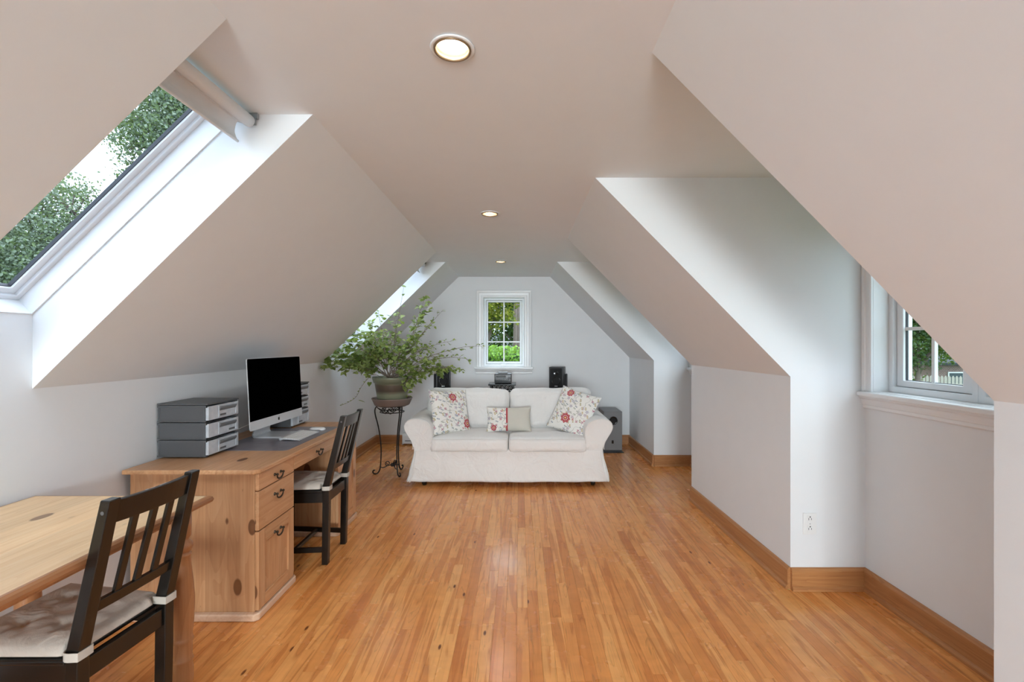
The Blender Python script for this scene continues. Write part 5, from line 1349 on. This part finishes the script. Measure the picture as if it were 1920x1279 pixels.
# ------------------------------------------------------------------ outdoors
GZ = -2.7
g_ = polys('ground', [[(-90, -60, GZ), (90, -60, GZ), (90, 120, GZ), (-90, 120, GZ)]], 'grass'); 
QV = [(-0.5, 0, 0), (0, 0.35, 0.1), (0.5, 0, 0), (0, -0.35, 0.1)]
def tree(label, base, trunk_h, blobs, nleaf, lsize, mat, seed, group='trees outside', trunk_r=0.16, cat='tree', name='tree'):
    rn = random.Random(seed); base = Vector(base)
    T = thing(name, label, cat, base, group=group)
    tp = Vector((base.x, base.y, base.z + trunk_h))
    tr = MB(); tr.tube(smooth_path([base, base.lerp(tp, 0.5) + Vector((rn.gauss(0, .1), rn.gauss(0, .1), 0)), tp], 5), [trunk_r * (1 - 0.5 * i / 10) for i in range(11)], 8)
    for (bx_, by_, bz_, rx, ry, rz) in blobs:
        c = Vector((bx_, by_, bz_))
        tr.tube(smooth_path([tp - Zv * rn.uniform(0.2, trunk_h * 0.35), tp.lerp(c, 0.5) + Zv * 0.1, c + Zv * rz * 0.5], 5), [trunk_r * 0.5 * (1 - 0.85 * i / 10) for i in range(11)], 6)
        for q in range(10):
            d = Vector((rn.gauss(0, 1), rn.gauss(0, 1), rn.gauss(0, 1))).normalized()
            tr.tube([c - Zv * rz * 0.2, c + Vector((d.x * rx, d.y * ry, d.z * rz)) * 0.45 + Zv * 0.05, c + Vector((d.x * rx, d.y * ry, d.z * rz)) * 0.92], [0.03, 0.018, 0.006], 5)
    tr.build('trunk', 'bark', T, smooth=True, fixn=False)
    fo = MB(); vol = [b[3] * b[4] * b[5] for b in blobs]; tot = sum(vol)
    for b, v in zip(blobs, vol):
        c = Vector(b[:3]); n_ = int(nleaf * v / tot); clumps = []
        for _ in range(max(6, n_ // 42)):
            d = Vector((rn.gauss(0, 1), rn.gauss(0, 1), rn.gauss(0, 1))).normalized() * (rn.uniform(0.35, 1.0) ** 0.6)
            clumps.append(c + Vector((d.x * b[3], d.y * b[4], d.z * b[5])))
        for _ in range(n_):
            cl = rn.choice(clumps); sg = 0.11 * (b[3] + b[5])
            p = cl + Vector((rn.gauss(0, sg), rn.gauss(0, sg), rn.gauss(0, sg * 0.7)))
            nrm = Vector((rn.gauss(0, 1), rn.gauss(0, 1), rn.gauss(0.5, 1))).normalized(); X = nrm.orthogonal().normalized(); Y = nrm.cross(X)
            a = rn.uniform(0, PI); X, Y = X * math.cos(a) + Y * math.sin(a), Y * math.cos(a) - X * math.sin(a); s = lsize * rn.uniform(0.6, 1.3)
            fo.add([p + (X * q[0] + Y * q[1] + nrm * q[2]) * s for q in QV], [(0, 1, 2, 3)], rn.random())
    o = fo.build('foliage', mat, T, fixn=False); o['kind'] = 'stuff'
    return T
# through the large skylight
def blob(ux, uy, D, r, ry=None, rz=None):
    p = px(ux, uy, D); return (p.x, p.y, p.z, r, ry or r, rz or r)
tree('bushy green tree filling the lower left of the large skylight', (px(70, 500, 12).x, 12, GZ), 3.2, [blob(-30, 470, 11.6, 1.9), blob(80, 440, 12, 1.6), blob(140, 390, 12.2, 0.8), blob(0, 540, 12.5, 1.6), blob(110, 520, 11.8, 1.5), blob(-90, 380, 12.5, 1.5)], 48000, 0.085, 'tree_leaf', 1)
tree('tall leafy tree overhanging the top of the large skylight', (px(420, 600, 13).x, 13, GZ), 7.5, [blob(330, 215, 12.6, 1.0), blob(270, 265, 12.8, 0.8), blob(390, 260, 13, 1.5), blob(380, 130, 13, 1.5), blob(250, 225, 12.8, 0.45), blob(290, 330, 12.6, 0.7), blob(330, 380, 13.2, 1.0)], 42000, 0.09, 'tree_leaf', 2, trunk_r=0.22)
# through the back window
H_ = thing('hedge', 'clipped bright green hedge seen through the back window', 'hedge', (-1.2, 13.2, GZ))
rn = random.Random(4); fo = MB()
for _ in range(26000):
    x = rn.uniform(-4.2, 2.6); z = GZ + (rn.random() ** 0.5) * 3.98; y = 13.0 + rn.random() ** 2 * 0.9
    if z > GZ + 3.75: y = 13.0 + rn.random() * 1.0
    nrm = Vector((rn.gauss(0, 1), rn.gauss(-1, 1), rn.gauss(0.6, 1))).normalized(); X = nrm.orthogonal().normalized(); Y = nrm.cross(X); s = rn.uniform(0.05, 0.11)
    p = Vector((x, y, z + 0.04 * noise.noise(Vector((x * 3, y * 3, 0)))))
    fo.add([p + (X * q[0] + Y * q[1] + nrm * q[2]) * s for q in QV], [(0, 1, 2, 3)], rn.random())
o = fo.build('foliage', 'hedge_leaf', H_, fixn=False); o['kind'] = 'stuff'
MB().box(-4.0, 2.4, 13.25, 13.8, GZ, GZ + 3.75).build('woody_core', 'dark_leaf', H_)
tree('yellow-green maple tree seen through the upper back window', (-2.1, 24, GZ), 3.0, [(-2.0, 23, 3.6, 1.4, 1.2, 1.2), (-1.2, 23.5, 2.7, 1.0, 1.0, 0.7), (-2.6, 23.5, 2.4, 1.0, 1.0, 0.8), (-0.7, 24, 4.0, 1.1, 1.0, 0.9), (-2.4, 24, 5.2, 1.7, 1.2, 1.1)], 9000, 0.16, 'autumn_leaf', 6)
tree('dark green tree behind the hedge in the back window', (0.3, 29, GZ), 4.0, [(0.2, 29, 3.2, 2.2, 1.6, 1.6), (-1.6, 30, 2.2, 2.6, 1.4, 1.5), (-0.4, 30, 5.4, 2.8, 1.6, 1.7), (1.6, 29.5, 4.6, 1.6, 1.4, 2.4), (-3.6, 30, 4.2, 2.0, 1.4, 2.6)], 16000, 0.22, 'dark_leaf', 7)
for i, xx in enumerate((-0.30, -0.12, 0.10)):
    yt = 26.0 + 0.45 * i
    t_ = thing('slim_tree', ['slim dark tree left of two others in the back window', 'slim dark tree between two others in the back window', 'slim dark tree right of two others in the back window'][i], 'tree', (xx, yt, GZ), group='slim trunks behind the hedge')
    MB().tube([(xx, yt, GZ), (xx + 0.05, yt, 2.0), (xx + 0.12 - 0.05 * i, yt, 8.5)], [0.13, 0.10, 0.05], 8).build('trunk', 'bark', t_, smooth=True)
    for q in range(5):
        z = 2.6 + q * 1.1; a = q * 2.4 + i
        MB().tube([(xx + 0.08, yt, z), (xx + 0.08 + 0.5 * math.cos(a), yt + 0.1 * math.sin(a), z + 0.5), (xx + 0.08 + 1.0 * math.cos(a), yt + 0.16 * math.sin(a), z + 0.7)], [0.04, 0.025, 0.008], 6).build('branch', 'bark', t_)
def house(label, x0, x1, y0, y1, zw, zr, wall, wins):
    T = thing('house', label, 'building', ((x0 + x1) / 2, (y0 + y1) / 2, GZ))
    bx('wall', x0, x1, y0, y1, GZ, zw, wall, T)
    ym = (y0 + y1) / 2
    MB().prism([(y0 - 0.4, zw), (ym, zr), (y1 + 0.4, zw), (y1 + 0.4, zw - 0.15), (y0 - 0.4, zw - 0.15)], 'x', x0 - 0.4, x1 + 0.4).build('roof', 'far_roof', T)
    for (a, b, c_, d) in wins:
        w_ = MB().box(a - 0.08, b + 0.08, y0 - 0.06, y0 - 0.01, c_ - 0.08, d + 0.08).build('window', 'far_white', T)
        bx('pane', a, b, y0 - 0.075, y0 - 0.062, c_, d, 'far_glass', w_)
    return T
house('low house with a dark roof behind the hedge in the back window', -8, 5, 34, 42, 0.9, 2.2, 'far_brick', [(-3.2, -2.0, -0.9, 0.5)])
# through the near dormer window
tree('dense dark tree close to the right dormer window', (19.6, 22.5, GZ), 3.0, [(18.6, 23.2, 1.6, 1.6, 1.6, 1.5), (19.6, 22.6, 3.4, 2.0, 1.8, 1.6), (20.6, 21.8, 2.0, 1.7, 1.5, 1.4), (19.0, 23.6, 5.0, 1.8, 1.6, 1.4), (21.2, 21.6, 4.2, 1.8, 1.6, 1.4), (18.9, 22.9, 0.3, 1.3, 1.3, 0.8)], 20000, 0.16, 'dark_leaf', 9)
tree('russet-tinged green tree behind the fence beyond the right dormer window', (25.5, 30.5, GZ), 3.5, [(24.6, 31, 1.2, 2.0, 1.8, 1.6), (26.6, 29.8, 2.6, 2.2, 1.8, 1.6), (25.0, 31.0, 3.8, 2.6, 2.0, 1.8), (28.5, 29.0, 1.8, 2.0, 1.6, 1.3)], 12000, 0.2, 'autumn_leaf', 10)
T = thing('picket_fence', 'weathered grey picket fence below the trees outside the right dormer', 'fence', (26, 29, GZ))
pk = None
A, B = Vector((20.5, 28.0, 0)), Vector((29.5, 24.2, 0)); n_ = 60
for i in range(n_):
    p = A.lerp(B, i / (n_ - 1)); 
    m_ = MB().prism([(-0.06, 0), (0.06, 0), (0.06, 2.15), (0, 2.25), (-0.06, 2.15)], 'y', -0.012, 0.012) if pk is None else None
    if m_ is not None:
        o = m_.build('picket', 'fence_wood', T); pk = o.data
    else:
        o = bpy.data.objects.new('picket', pk); C.objects.link(o); o.parent = T; 
    o.matrix_parent_inverse = Matrix.Translation(T.location).inverted(); o.location = (p.x, p.y, GZ); o.rotation_euler = (0, 0, math.atan2(B.y - A.y, B.x - A.x))
for z in (GZ + 0.4, GZ + 1.75):
    d = (B - A).normalized(); nn = Vector((-d.y, d.x, 0)) * 0.03
    MB().tube([A + nn + Zv * z, B + nn + Zv * z], 0.035, 4).build('rail', 'fence_wood', T)
hb = house('brick house with a white-framed window beyond the fence', 28.2, 38, 31.0, 39, 0.1, 2.0, 'far_brick', [(29.0, 29.9, -2.0, -0.6), (31.5, 32.6, -2.0, -0.6)])
